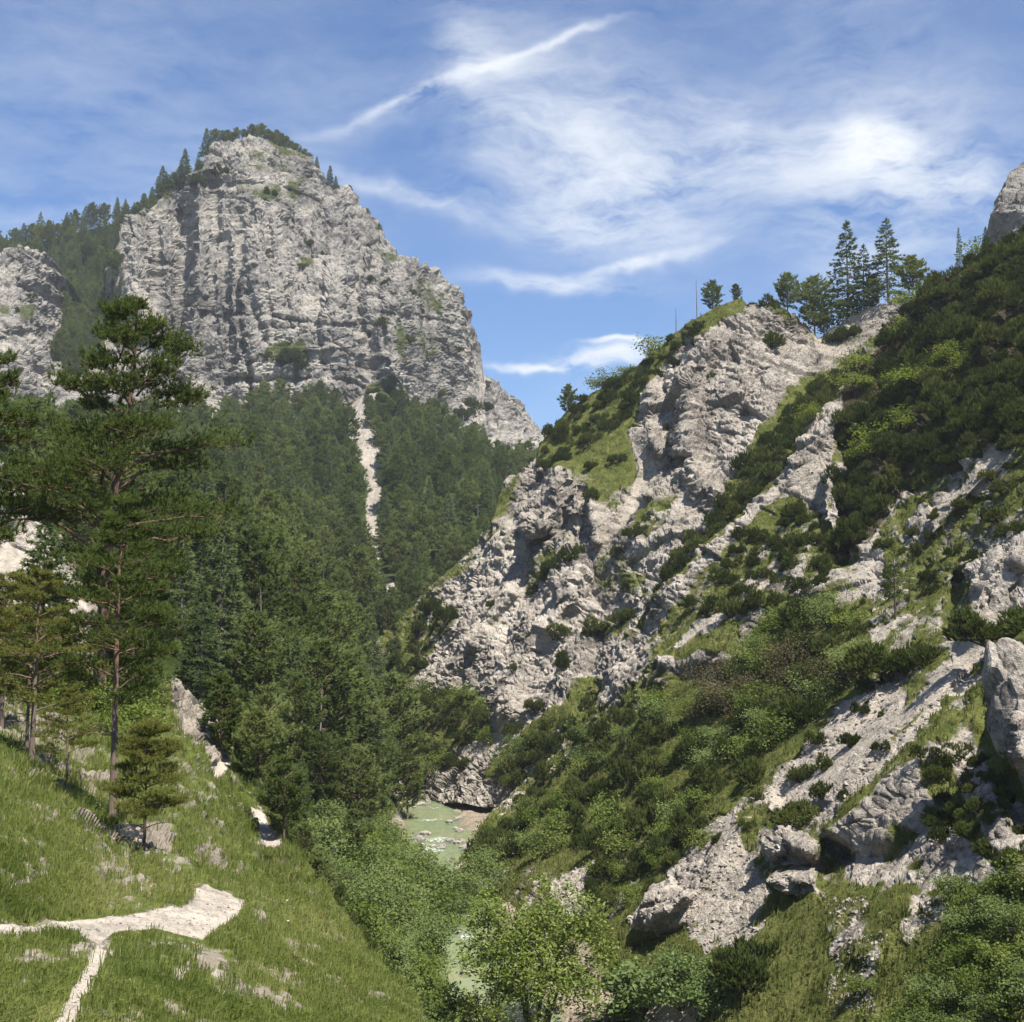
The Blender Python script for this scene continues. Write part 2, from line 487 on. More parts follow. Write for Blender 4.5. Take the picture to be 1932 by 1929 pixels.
def disp_cliff(P, m, U, V):
    soft = 1 - .75 * np.maximum(m[:, 0], m[:, 1])
    h = 4.0 * fbm(P * np.array([1, 1, .25]), 22, 3, 3) + 1.4 * facet(P, 13, 21, (1, 1, 1.5), .35) * 1.0
    h += 1.0 * facet(P + 3 * fbm(P, 9, 2, 5)[:, None], 5.0, 31, (1.1, 1.1, .9), .5) + +.55 * facet(P, 2.0, 41, (1.3, 1.3, .7), .5)
    zz = P[:, 2] + 3 * fbm(P, 22, 3, 9)
    led = np.mod(zz / 7.5, 1); h += 1.5 * (smooth(0, .8, led) - smooth(.88, 1, led) - .4)
    return h * soft + .5 * (1 - soft) * fbm(P, 3, 3, 8)

def disp_right(P, m, U, V):
    g = np.maximum(m[:, 0], m[:, 1] * .95); soft = 1 - .85 * g
    k = np.clip(P[:, 1] / 150, .45, 1.1)
    dip = P @ np.array([.45, .15, -.88])
    ca, sa = math.cos(R(28)), math.sin(R(28))
    Q = np.stack([P[:, 0] * ca - P[:, 2] * sa, P[:, 1], P[:, 0] * sa + P[:, 2] * ca], 1)      # along the bedding
    W = Q + 1.0 * fbm(P, 5, 2, 5)[:, None]
    low = smooth(8, -6, P[:, 2])                      # the lower spur is rounder conglomerate
    h = 1.2 * fbm(P, 15, 3, 13) + (1.05 - .45 * low) * facet(Q, 7.5, 121, (1.3, 1.3, .8), .3, 1.2)
    h += (.46 - .16 * low) * facet(W, 2.6, 131, (1.5, 1.5, .6), .45, 1.1) + .24 * facet(Q, .85, 141, (1.4, 1.4, .7), .6) + .10 * fbm(P, .5, 2, 145)
    return (h * soft + (1 - soft) * (.9 * fbm(P, 9, 3, 19) + .16 * fbm(P, .9, 2, 29))) * k

def disp_floor(P, m, U, V):
    return 1.6 * fbm(P, 12, 3, 33) + m[:, 1] * .3 * facet(P, 1.6, 151)

def disp_near(P, m, U, V):
    k = np.clip(P[:, 1] / 30, .5, 1.6)
    path = m[:, 1]
    h = .32 * fbm(P, 2.6, 3, 43) + .10 * fbm(P, .55, 3, 47)
    rock = np.clip(1 - m[:, 0] - path, 0, 1)
    h = h * (1 - .8 * path) + rock * (.22 * facet(P, 1.2, 161) + .09 * facet(P, .4, 171))
    return h * k

# far cliff with its left outlier
Sheet('mountain',
      crest=[(-120, 490), (-30, 482), (20, 472), (60, 470), (95, 482), (112, 512), (135, 556), (165, 585), (190, 560), (204, 512), (219, 498), (225, 425), (240, 402), (268, 388), (300, 372), (338, 332), (374, 312), (392, 280), (402, 272), (440, 264), (470, 268), (505, 265), (545, 280), (572, 291), (590, 302), (606, 325), (625, 350), (650, 358), (668, 376), (700, 420), (722, 450), (748, 476), (772, 489), (783, 486), (788, 502), (800, 500), (812, 520), (820, 512), (850, 541), (866, 560), (884, 592), (897, 630), (905, 655), (907, 714), (922, 722), (927, 712), (935, 724), (940, 716), (948, 728), (972, 745), (990, 768), (998, 785), (1012, 796), (1030, 815), (1060, 850), (1120, 900)],
      bottom=[(-120, 1000), (200, 1000), (400, 930), (1120, 960)],
      ctrl=[(-100, 480, 500), (60, 472, 505), (60, 640, 470), (0, 850, 430), (170, 590, 560), (225, 430, 545), (230, 560, 535), (300, 560, 530), (300, 372, 560), (450, 266, 560), (392, 290, 552), (600, 310, 572), (450, 500, 512), (380, 640, 498), (450, 800, 478), (600, 800, 478), (620, 560, 500), (700, 430, 572), (760, 500, 540), (860, 560, 575), (905, 680, 580), (800, 650, 515), (800, 820, 490), (940, 730, 590), (930, 860, 510), (1030, 815, 600), (300, 800, 470), (1100, 900, 560), (200, 900, 440)],
      step=2.05, mat=M_CLIFF, back=(90, .55), disp=disp_cliff, patch=.9,
      relief=[([(372, 320), (368, 420), (372, 560), (340, 700)], 22, 10), ([(345, 400), (346, 500), (338, 600), (318, 700)], 13, -13), ([(258, 410), (255, 520), (265, 600)], 34, 9),
              ([(470, 300), (500, 420), (480, 560), (470, 700)], 40, 5), ([(418, 450), (425, 560), (436, 680)], 8, -5), ([(585, 340), (575, 480), (560, 540)], 18, -5),
              ([(690, 450), (670, 560), (690, 640)], 14, -8), ([(760, 510), (740, 600), (750, 700)], 30, 9), ([(830, 560), (850, 640), (860, 700)], 18, 6), ([(805, 520), (800, 600), (815, 690)], 8, -5), ([(640, 380), (640, 520), (625, 640)], 22, 6),
              ([(520, 300), (540, 420), (530, 520)], 10, -3.5), ([(740, 690), (780, 760), (860, 800)], 26, 6), ([(700, 640), (690, 700)], 10, -5), ([(470, 560), (500, 640)], 9, -4), ([(0, 640), (90, 630)], 14, -6), ([(950, 760), (980, 830)], 16, 6), ([(915, 730), (935, 820)], 9, -6),
              ([(400, 330), (408, 440), (398, 520), (405, 620)], 6, -3.2), ([(448, 400), (452, 480), (445, 560), (460, 660)], 5, -3.2), ([(500, 380), (512, 460), (505, 560), (520, 640)], 5, -3.2), ([(548, 400), (552, 470), (540, 560), (548, 620)], 5, -3.2), ([(610, 400), (612, 500), (600, 600), (610, 700)], 6, -3.2), ([(655, 430), (652, 520), (660, 600)], 5, -3.2), ([(720, 480), (715, 560), (722, 640)], 5, -3.2), ([(780, 520), (775, 620), (790, 680)], 5, -3.2), ([(290, 420), (300, 500), (292, 560)], 6, -3.2), ([(470, 690), (475, 770)], 6, -5), ([(560, 700), (558, 780)], 6, -5), ([(400, 345), (520, 350), (600, 380)], 5, -3), ([(380, 590), (520, 600), (640, 615), (700, 610)], 4, -3), ([(430, 720), (560, 715), (680, 725)], 5, -3.5), ([(720, 590), (800, 600), (880, 615)], 4, -3)],
      masks=[([(130, 560), (200, 520), (225, 500), (228, 560), (205, 620), (160, 700), (120, 640)], 'g', .9, 8, 10),
             ([(190, 530), (226, 500), (262, 545), (312, 600), (300, 640), (240, 620), (200, 570)], 's', .95, 6, 10),
             ([(225, 430), (300, 368), (375, 312), (392, 300), (370, 345), (300, 400)], 'g', .45, 10, 10),
             ([(500, 262), (570, 288), (600, 310), (560, 300), (520, 282)], 'g', .7, 6, 8),
             ([(490, 660), (560, 640), (590, 680), (570, 700), (500, 690)], 'g', .55, 10, 12), ([(490, 355), (520, 350), (525, 372), (500, 375)], 'g', .55, 8, 8),
             ([(560, 470), (590, 460), (600, 500), (570, 520)], 'g', .5, 8, 8), ([(680, 430), (760, 500), (850, 560), (830, 600), (740, 520)], 'g', .36, 14, 14),
             ([(690, 600), (760, 560), (830, 620), (800, 700), (720, 680)], 'g', .34, 16, 18), ([(440, 280), (560, 300), (600, 340), (560, 400), (440, 360)], 'g', .25, 20, 18),
             ([(640, 790), (660, 760), (690, 720), (740, 715), (790, 790), (830, 870), (700, 880)], 'g', .75, 14, 16), ([(660, 780), (692, 745), (705, 800), (720, 850), (670, 870)], 's', .9, 6, 8),
             ([(755, 735), (790, 780), (830, 800), (860, 850), (800, 840)], 's', .7, 8, 12), ([(400, 770), (480, 780), (500, 850), (400, 900)], 's', .7, 14, 16), ([(880, 790), (920, 770), (910, 850), (880, 850)], 's', .6, 10, 12),
             ([(0, 560), (80, 570), (60, 600), (0, 600)], 'g', .5, 10, 12), ([(330, 740), (420, 760), (450, 830), (420, 880), (340, 820)], 's', .8, 18, 20), ([(60, 780), (300, 780), (420, 900), (420, 1000), (60, 1000)], 'g', .5, 18, 20)])

# wooded ridge running up behind the cliff from the left
Sheet('wooded_ridge',
      crest=[(-140, 500), (0, 478), (100, 452), (200, 425), (290, 398), (340, 356), (380, 330), (430, 300), (470, 300)],
      bottom=[(-140, 760), (470, 700)],
      ctrl=[(-140, 500, 640), (200, 425, 640), (470, 280, 640), (-140, 760, 560), (200, 700, 560), (470, 700, 600)],
      step=8, mat=M_FLOOR, back=(80, .4), disp=disp_floor, base=(1, 0, 0), smoothf=True)

# valley side below the cliff, down to the stream
Sheet('wooded_slope',
      crest=[(-160, 850), (100, 850), (330, 830), (420, 812), (500, 806), (600, 795), (650, 770), (690, 722), (742, 722), (785, 800), (870, 840), (950, 880), (1040, 910), (1150, 940)],
      bottom=[(-160, 1700), (300, 1800), (700, 2080), (1000, 2080), (1150, 1700)],
      ctrl=[(450, 820, 452), (600, 800, 476), (720, 722, 505), (860, 838, 488), (950, 880, 470), (1040, 905, 470), (330, 830, 400), (100, 850, 330), (-160, 850, 240),
            (700, 1000, 360), (900, 980, 360), (550, 1000, 310), (400, 1000, 235), (250, 1050, 170), (0, 1100, 105), (730, 1150, 285), (600, 1150, 235), (850, 1150, 300),
            (450, 1200, 135), (250, 1250, 92), (0, 1300, 72), (700, 1300, 215), (600, 1350, 165), (480, 1380, 100), (800, 1350, 250), (740, 1500, 172), (640, 1500, 132), (560, 1500, 100), (790, 1440, 235),
            (600, 1620, 98), (700, 1620, 115), (770, 1560, 165), (780, 1700, 120), (650, 1750, 78), (750, 1850, 78), (840, 1800, 101), (850, 1950, 82), (950, 1700, 160), (1000, 1950, 110), (1000, 1500, 240), (1000, 1300, 320), (300, 1500, 70)],
      step=3.4, mat=M_FLOOR, back=(30, .2), disp=disp_floor, base=(1, 0, 0), smoothf=True,
      relief=[([(705, 880), (702, 1000), (700, 1080), (735, 1130)], 18, -5)],
      masks=[(('line', [(690, 735), (672, 800), (668, 830), (690, 850), (703, 890), (706, 940), (700, 1000), (693, 1040), (700, 1075), (722, 1095), (742, 1125)], 15), 's', .95, 6, 16),
             ([(655, 800), (705, 790), (720, 850), (690, 880), (662, 850)], 's', 1, 6, 8),
             ([(700, 1395), (755, 1370), (765, 1440), (720, 1460)], 's', .9, 8, 12), ([(430, 800), (500, 800), (505, 850), (440, 840)], 's', .8, 8, 10),
             ([(300, 850), (420, 815), (430, 850), (330, 880)], 's', .7, 14, 20), ([(770, 1440), (800, 1440), (760, 1620), (720, 1620)], 's', .7, 8, 10)])

# rock rising behind the pines on the left
Sheet('left_crag',
      crest=[(-140, 790), (-60, 820), (0, 858), (25, 890), (48, 925), (88, 955), (112, 1020), (140, 1062), (162, 1120), (186, 1190), (215, 1260), (240, 1310)],
      bottom=[(-140, 1420), (240, 1420)],
      ctrl=[(-140, 790, 98), (0, 860, 96), (100, 1000, 94), (180, 1190, 88), (240, 1310, 84), (-140, 1420, 66), (240, 1420, 70), (0, 1200, 78), (0, 1000, 88)],
      step=2.6, mat=M_RIGHT, back=(14, .5), disp=disp_right, relief=[([(60, 900), (100, 1100)], 40, 3)],
      masks=[([(-140, 1060), (40, 1150), (110, 1230), (240, 1300), (240, 1420), (-140, 1420)], 'g', .8, 20, 20), ([(0, 1000), (60, 1040), (80, 1120), (0, 1100)], 's', .9, 12, 14), ([(0, 1310), (200, 1330), (220, 1420), (0, 1420)], 's', .7, 20, 18)])

# white spur across the stream
Sheet('rocky_spur',
      crest=[(640, 1330), (690, 1240), (722, 1196), (760, 1160), (800, 1122), (850, 1078), (890, 1032), (915, 1004), (932, 984), (944, 938), (965, 892), (1000, 858), (1040, 812), (1090, 762), (1150, 720), (1200, 690), (1260, 642), (1310, 606), (1350, 582), (1400, 562), (1440, 566), (1475, 580), (1500, 592), (1530, 615), (1545, 634), (1570, 620), (1600, 598), (1640, 574), (1690, 560), (1740, 585), (1900, 640)],
      bottom=[(640, 1480), (780, 1500), (900, 1520), (1050, 1500), (1230, 1420), (1330, 1200), (1500, 1050), (1900, 950)],
      ctrl=[(690, 1240, 236), (760, 1160, 234), (850, 1080, 227), (932, 985, 223), (965, 892, 226), (1040, 812, 228), (1150, 720, 226), (1260, 642, 222), (1350, 582, 216), (1475, 580, 214), (1545, 634, 222), (1690, 560, 214), (1900, 640, 200),
            (780, 1450, 190), (900, 1460, 172), (1050, 1440, 156), (1230, 1320, 146), (1000, 1300, 176), (900, 1250, 194), (1000, 1100, 197), (1150, 1150, 176), (1150, 950, 192), (1250, 900, 192), (1350, 900, 180), (1400, 760, 190), (1500, 700, 200), (1300, 1000, 172), (1500, 950, 160), (1700, 900, 150), (760, 1300, 212)],
      step=1.9, mat=M_RIGHT, back=(70, .9), disp=disp_right, patch=.7,
      relief=[([(1335, 640), (1300, 720), (1290, 800), (1310, 900), (1340, 930)], 26, 6), ([(1225, 720), (1215, 800), (1240, 850)], 18, 4), ([(1262, 740), (1262, 830), (1285, 880)], 10, -3.0), ([(1230, 870), (1190, 960), (1150, 1010)], 14, -2.4),
              ([(1050, 880), (1045, 950), (1010, 1000)], 20, 5.5), ([(1080, 900), (1080, 960)], 16, 4.5), ([(1064, 890), (1066, 990)], 5, -2.4), ([(1110, 930), (1125, 1020)], 14, 4), ([(1097, 920), (1100, 1010)], 6, -2.7), ([(990, 975), (1020, 985)], 16, 4), ([(985, 1012), (1030, 1012)], 10, -2.4),
              ([(950, 1000), (900, 1080), (850, 1180)], 26, 5), ([(985, 1040), (990, 1120), (930, 1180)], 12, -2.4), ([(1080, 1060), (1070, 1130), (1040, 1180)], 30, 5), ([(1075, 1160), (1060, 1175)], 12, -2.4), ([(960, 1120), (900, 1200), (830, 1270), (790, 1300)], 28, 4.5),
              ([(1000, 1180), (960, 1260), (950, 1330)], 30, 4.5), ([(890, 1230), (870, 1290)], 12, -2.7), ([(1130, 1200), (1110, 1300), (1090, 1400)], 16, -3.0), ([(1180, 1240), (1165, 1300)], 20, 4), ([(1010, 1350), (930, 1400), (850, 1440)], 16, -1.5), ([(1440, 700), (1400, 800)], 12, -1.8), ([(740, 1190), (700, 1260)], 10, -1.8)],
      masks=[([(1010, 870), (1030, 800), (1150, 705), (1260, 625), (1345, 560), (1410, 550), (1392, 590), (1331, 624), (1289, 642), (1223, 728), (1196, 795), (1200, 905), (1140, 905), (1060, 880)], 'g', 1, 7, 10),
             ([(1080, 900), (1170, 880), (1200, 900), (1160, 960), (1110, 930)], 'g', .55, 12, 14),
             (('line', [(1195, 815), (1215, 870), (1226, 895), (1185, 965), (1130, 1010)], 15), 's', 1, 4, 8),
             ([(1240, 920), (1310, 940), (1330, 960), (1250, 1050), (1170, 1000)], 's', .7, 12, 16), ([(1200, 960), (1280, 930), (1290, 980), (1230, 1030), (1180, 1020)], 'g', .42, 16, 22),
             ([(1500, 640), (1560, 610), (1640, 570), (1700, 560), (1660, 640), (1560, 680)], 's', .9, 8, 8), ([(1440, 560), (1480, 575), (1540, 640), (1480, 600)], 'g', .5, 8, 8),
             ([(640, 1330), (760, 1150), (860, 1060), (945, 930), (1000, 850), (960, 960), (900, 1040), (830, 1120), (790, 1200), (720, 1270)], 'g', .62, 10, 18),
             ([(740, 1230), (800, 1180), (860, 1120), (820, 1230), (760, 1320), (700, 1340)], 'g', .7, 10, 16), (('line', [(905, 1180), (860, 1240), (800, 1290)], 5), 's', .8, 4, 8),
             ([(870, 1260), (905, 1255), (915, 1285), (885, 1305)], 's', 1, 4, 5), ([(960, 1010), (1000, 1020), (1010, 1060), (985, 1060)], 's', .9, 5, 6),
             ([(770, 1310), (900, 1310), (930, 1380), (860, 1420), (780, 1460)], 'g', .9, 10, 14), (('line', [(985, 1352), (930, 1395), (852, 1432)], 13), 's', 1, 4, 6),
             ([(1045, 1330), (1080, 1340), (980, 1440), (900, 1470), (930, 1425)], 'g', 1, 6, 8), ([(1080, 1280), (1250, 1260), (1250, 1440), (1040, 1450), (1060, 1350)], 'g', .75, 12, 16),
             ([(1110, 1180), (1160, 1150), (1200, 1180), (1130, 1210)], 'g', .45, 10, 12), ([(1130, 1050), (1240, 1040), (1220, 1130), (1140, 1110)], 'g', .34, 16, 22), ([(1000, 1040), (1060, 1040), (1040, 1090), (990, 1120)], 'g', .4, 12, 14),
             ([(1345, 955), (1392, 885), (1448, 800), (1508, 716), (1575, 695), (1640, 640), (1900, 700), (1900, 950), (1300, 1150)], 'g', .85, 10, 12), (('all',), 'g', .15, 1, 0),
             ([(1196, 800), (1225, 728), (1292, 646), (1400, 592), (1480, 590), (1545, 650), (1560, 690), (1500, 710), (1440, 795), (1350, 945), (1240, 880)], 'r', .85, 8, 12)])

# the near valley side on the right
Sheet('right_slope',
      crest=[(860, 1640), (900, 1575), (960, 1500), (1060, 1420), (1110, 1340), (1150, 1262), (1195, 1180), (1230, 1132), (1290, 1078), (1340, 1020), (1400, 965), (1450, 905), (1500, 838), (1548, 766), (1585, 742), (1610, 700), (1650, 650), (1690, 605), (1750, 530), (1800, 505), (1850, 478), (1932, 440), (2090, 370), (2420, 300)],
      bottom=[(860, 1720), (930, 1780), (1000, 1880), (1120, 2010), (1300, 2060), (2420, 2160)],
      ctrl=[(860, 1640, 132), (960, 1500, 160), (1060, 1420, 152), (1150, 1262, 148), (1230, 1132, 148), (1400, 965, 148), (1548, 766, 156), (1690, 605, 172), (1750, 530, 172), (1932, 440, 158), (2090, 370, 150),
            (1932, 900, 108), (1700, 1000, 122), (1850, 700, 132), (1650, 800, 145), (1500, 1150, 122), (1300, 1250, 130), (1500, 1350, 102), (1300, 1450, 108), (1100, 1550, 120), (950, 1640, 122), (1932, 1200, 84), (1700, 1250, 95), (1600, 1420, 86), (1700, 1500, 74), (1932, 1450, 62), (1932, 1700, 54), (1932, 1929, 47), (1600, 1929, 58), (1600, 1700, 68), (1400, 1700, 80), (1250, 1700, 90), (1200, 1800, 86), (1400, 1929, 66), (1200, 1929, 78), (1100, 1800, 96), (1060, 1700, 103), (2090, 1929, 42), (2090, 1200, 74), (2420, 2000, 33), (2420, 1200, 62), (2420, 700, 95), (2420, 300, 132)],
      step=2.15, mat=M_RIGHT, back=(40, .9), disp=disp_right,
      relief=[([(1575, 775), (1500, 860), (1440, 940), (1340, 1040), (1250, 1120)], 30, 3.5), ([(1560, 900), (1575, 1000)], 12, 3), ([(1600, 820), (1600, 950), (1590, 1050)], 16, -4), ([(1760, 1000), (1850, 900)], 14, 3),
              ([(1430, 1130), (1330, 1220), (1260, 1260)], 30, 2.5), ([(1420, 1275), (1290, 1275)], 18, -3), ([(1910, 1050), (1850, 1090), (1830, 1170)], 34, 5.5), ([(1810, 1090), (1790, 1180)], 12, -4), ([(1932, 1200), (1910, 1300), (1920, 1420)], 38, 6.5), ([(1870, 1330), (1885, 1440), (1932, 1560)], 24, -3.5), ([(1800, 1270), (1690, 1380), (1560, 1500)], 20, 2.5), ([(1700, 1290), (1600, 1400), (1480, 1500)], 20, -2),
              ([(1770, 1400), (1650, 1500), (1560, 1560)], 34, 2.4), ([(1850, 1400), (1780, 1550), (1700, 1620), (1560, 1640)], 36, -3), ([(1480, 1580), (1520, 1600)], 24, 3.5), ([(1480, 1660), (1530, 1660)], 16, 2.5), ([(1560, 1590), (1600, 1620)], 12, -2.5), ([(1400, 1560), (1330, 1650), (1260, 1720)], 26, 3), ([(1290, 1690), (1220, 1740)], 12, 2.6), ([(1290, 1755), (1200, 1790)], 10, -2), ([(1700, 1720), (1640, 1800)], 34, 1.2)],
      base=(.66, 0, 0), patch=1.0,
      masks=[([(1100, 1760), (1450, 1690), (1932, 1660), (2420, 1600), (2420, 2160), (1100, 2060)], 'g', .82, 20, 20), ([(900, 1600), (1240, 1300), (1640, 1120), (1640, 1280), (1400, 1520), (1100, 1640)], 'g', .9, 20, 20),
             ([(1545, 758), (1592, 765), (1575, 850), (1566, 890), (1582, 1000), (1535, 965), (1495, 925), (1450, 945), (1400, 1000), (1340, 1060), (1240, 1170), (1215, 1160), (1290, 1085), (1400, 975), (1490, 855)], 'r', 1, 5, 8),
             ([(1480, 880), (1560, 860), (1570, 960), (1500, 920)], 's', .8, 8, 12), ([(1590, 740), (1750, 510), (1932, 420), (2420, 280), (2420, 820), (1890, 850), (1760, 910), (1690, 960), (1620, 1040), (1584, 1040)], 'e', .9, 8, 14),  # thicket ground as dark litter, shade between the bushes put into its colour
             ([(1720, 1010), (1780, 940), (1880, 855), (1932, 850), (1880, 920), (1800, 960), (1740, 1030)], 's', .95, 6, 12), ([(1700, 1010), (1760, 990), (1740, 1030), (1712, 1040)], 'r', 1, 6, 8),
             ([(1620, 1050), (1660, 1030), (1680, 1090), (1650, 1130), (1615, 1100)], 'r', .9, 8, 10), ([(1850, 1030), (1932, 990), (1990, 1000), (1990, 1180), (1830, 1180), (1822, 1120)], 'r', 1, 6, 8), ([(1400, 1090), (1480, 1060), (1510, 1080), (1450, 1120)], 'r', .8, 10, 14),
             (('line', [(1292, 1100), (1240, 1160), (1195, 1245), (1150, 1312)], 13), 'r', .95, 5, 10), (('line', [(1480, 1060), (1400, 1130), (1330, 1180), (1290, 1215)], 9), 's', .85, 5, 10), (('line', [(1640, 1095), (1560, 1090), (1500, 1105)], 9), 's', .7, 6, 12), (('line', [(1850, 1225), (1760, 1300), (1690, 1360)], 12), 's', .85, 6, 12), (('line', [(1790, 1290), (1700, 1400), (1600, 1490), (1520, 1560)], 11), 's', .8, 6, 14),
             ([(1250, 1250), (1330, 1230), (1430, 1240), (1400, 1290), (1280, 1290)], 'r', 1, 6, 10), ([(1130, 1250), (1220, 1180), (1240, 1260), (1160, 1330)], 'r', .8, 10, 14), ([(1380, 1160), (1430, 1150), (1450, 1200), (1400, 1220)], 'r', .6, 10, 14),
             ([(1640, 1190), (1690, 1165), (1670, 1210), (1645, 1215)], 's', 1, 4, 6), ([(1770, 1190), (1870, 1180), (1850, 1230), (1790, 1280), (1740, 1320), (1720, 1310), (1790, 1240)], 's', .85, 8, 14),
             ([(1640, 1290), (1700, 1290), (1690, 1380), (1630, 1440), (1545, 1520), (1480, 1540), (1440, 1520), (1485, 1445), (1560, 1370)], 's', .85, 10, 18), ([(1600, 1350), (1680, 1360), (1610, 1450), (1560, 1440)], 's', 1, 6, 8), ([(1560, 1440), (1620, 1470), (1530, 1560), (1480, 1550)], 's', .8, 8, 14),
             ([(1862, 1213), (1932, 1190), (1990, 1200), (1990, 1480), (1932, 1470), (1890, 1400), (1870, 1320)], 'r', 1, 5, 6), ([(1870, 1180), (1990, 1080), (1990, 1230), (1932, 1215), (1880, 1230)], 'g', .9, 6, 8),
             ([(1540, 1580), (1640, 1520), (1760, 1390), (1860, 1350), (1940, 1480), (1990, 1640), (1800, 1680), (1600, 1660)], 'r', .85, 10, 14), ([(1740, 1440), (1790, 1430), (1830, 1520), (1900, 1620), (1880, 1650), (1790, 1560), (1750, 1500)], 'g', .85, 8, 12), ([(1830, 1350), (1880, 1330), (1900, 1420), (1932, 1520), (1880, 1500)], 'g', .8, 8, 12), ([(1680, 1560), (1740, 1580), (1730, 1640), (1660, 1640)], 'g', .6, 8, 12),
             ([(1430, 1570), (1490, 1555), (1540, 1590), (1535, 1632), (1450, 1635)], 'r', 1, 5, 6), ([(1450, 1650), (1540, 1640), (1545, 1685), (1460, 1685)], 'r', 1, 5, 6),
             ([(1320, 1565), (1390, 1530), (1405, 1600), (1450, 1690), (1435, 1755), (1330, 1805), (1290, 1750), (1200, 1765), (1190, 1740), (1265, 1650)], 's', .8, 8, 16), ([(1190, 1740), (1270, 1640), (1330, 1590), (1340, 1640), (1280, 1720), (1220, 1760)], 'r', 1, 6, 10), (('line', [(1180, 1615), (1110, 1650), (1055, 1675)], 15), 's', 1, 5, 8), ([(1040, 1690), (1100, 1690), (1110, 1730), (1060, 1740)], 's', .8, 8, 10),
             ([(1700, 1690), (1785, 1690), (1780, 1750), (1710, 1800)], 's', .68, 20, 34), ([(1570, 1760), (1690, 1750), (1670, 1835), (1580, 1835)], 's', .62, 20, 38), ([(1555, 1840), (1655, 1835), (1650, 1925), (1565, 1925)], 's', .66, 18, 36), ([(1540, 1690), (1640, 1680), (1680, 1720), (1560, 1760)], 's', .5, 14, 20), ([(1090, 1880), (1250, 1850), (1330, 1890), (1300, 1990), (1100, 1990)], 's', .95, 8, 16)])

# valley floor with the stream bed
RIV = np.array([(790, 1462), (808, 1500), (822, 1550), (824, 1600), (838, 1660), (858, 1720), (868, 1780), (880, 1850), (930, 1920), (1010, 1990), (1120, 2060)], float)
RIVW = np.array([at(u, v, 1.0) for u, v in RIV]); RIVW = RIVW * (-25.0 / RIVW[:, 2])[:, None]
def river_dist(P):
    best = np.full(len(P), 1e9)
    for a, b in zip(RIVW[:-1], RIVW[1:]):
        e = (b - a)[:2]; t = np.clip(((P[:, :2] - a[:2]) @ e) / (e @ e), 0, 1)
        best = np.minimum(best, np.linalg.norm(P[:, :2] - a[:2] - t[:, None] * e, axis=1))
    return best
def build_floor():
    ys = np.concatenate([np.geomspace(60, 250, 420)]); xs = np.linspace(-48, 40, 300)
    X, Y = np.meshgrid(xs, ys, indexing='ij'); P = np.stack([X, Y, 0 * X], -1).reshape(-1, 3)
    d = river_dist(P) + 1.6 * fbm(P, 7, 3, 71)
    z = -25.25 + .75 * smooth(3.0, 5.4, d) + .9 * smooth(6, 12, d) + .10 * fbm(P, 1.2, 3, 73) + .22 * fbm(P, 4.5, 2, 75) + .12 * facet(P, .9, 77)
    P[:, 2] = z
    m = np.zeros((len(P), 4)); m[:, 3] = Sheet.tone(P, np.full(len(P), 100.)); m[:, 1] = 1
    m[:, 0] = smooth(7, 12, d); m[:, 1] *= 1 - m[:, 0]
    i = np.arange(299)[:, None] * 420 + np.arange(419)[None]
    F = np.stack([i, i + 420, i + 421, i + 1], -1).reshape(-1, 4)
    me = mesh_from('valley_floor', P, F, M_BED, {'mask': ('POINT', 'FLOAT_COLOR', m)})
    tag(link('valley_floor', me), kind='structure')
    ys = np.linspace(60, 250, 240); xs = np.linspace(-48, 30, 100)
    X, Y = np.meshgrid(xs, ys, indexing='ij'); P = np.stack([X, Y, 0 * X - 25.0], -1).reshape(-1, 3)
    d = river_dist(P)
    P[:, 2] += .03 * fbm(P, .8, 2, 91)
    i = np.arange(99)[:, None] * 240 + np.arange(239)[None]
    F = np.stack([i, i + 240, i + 241, i + 1], -1).reshape(-1, 4)
    F = F[(d[F] < 9).any(1)]
    foam = smooth(.32, .62, fbm(P, 5.0, 3, 95)) * smooth(4, 1, d)
    me = mesh_from('stream', P, F, M_WATER, {'foam': ('POINT', 'FLOAT', foam)}, True)
    tag(link('stream', me), kind='structure')
M_BED = rock_material('stream_gravel', .30, (.22, .19, .15), (.34, .29, .22), GA, GB, (.33, .275, .21))
def water_material():
    t = NT('stream_water'); p = t.pos()
    n = t.noise(p, 3.0, 4, .6); n2 = t.noise(p, .35, 3)
    b = t.n.new('ShaderNodeBsdfPrincipled')
    depth = t.rng(n2, .3, .7)
    c = t.mix(depth, (.36, .37, .20), (.22, .34, .19))
    fo = t.rng(t.math('MULTIPLY', t.attr('foam'), t.rng(t.noise(p, 2.2, 5, .7), .45, .6)), .3, .6)
    c = t.mix(fo, c, (.75, .78, .76))
    t.put(b.inputs['Base Color'], c); b.inputs['Roughness'].default_value = .08; b.inputs['IOR'].default_value = 1.33
    b.inputs['Specular IOR Level'].default_value = .5
    t.put(b.inputs['Normal'], t.bump(n, .05, .6))
    tr = t.n.new('ShaderNodeBsdfTransparent'); tr.inputs[0].default_value = (.86, .93, .80, 1)
    m = t.n.new('ShaderNodeMixShader'); t.put(m.inputs[0], t.math('ADD', .50, t.math('MULTIPLY', fo, .5)))
    t.l.new(tr.outputs[0], m.inputs[1]); t.l.new(b.outputs[0], m.inputs[2])
    return t.done(m.outputs[0])
M_WATER = water_material()
build_floor()

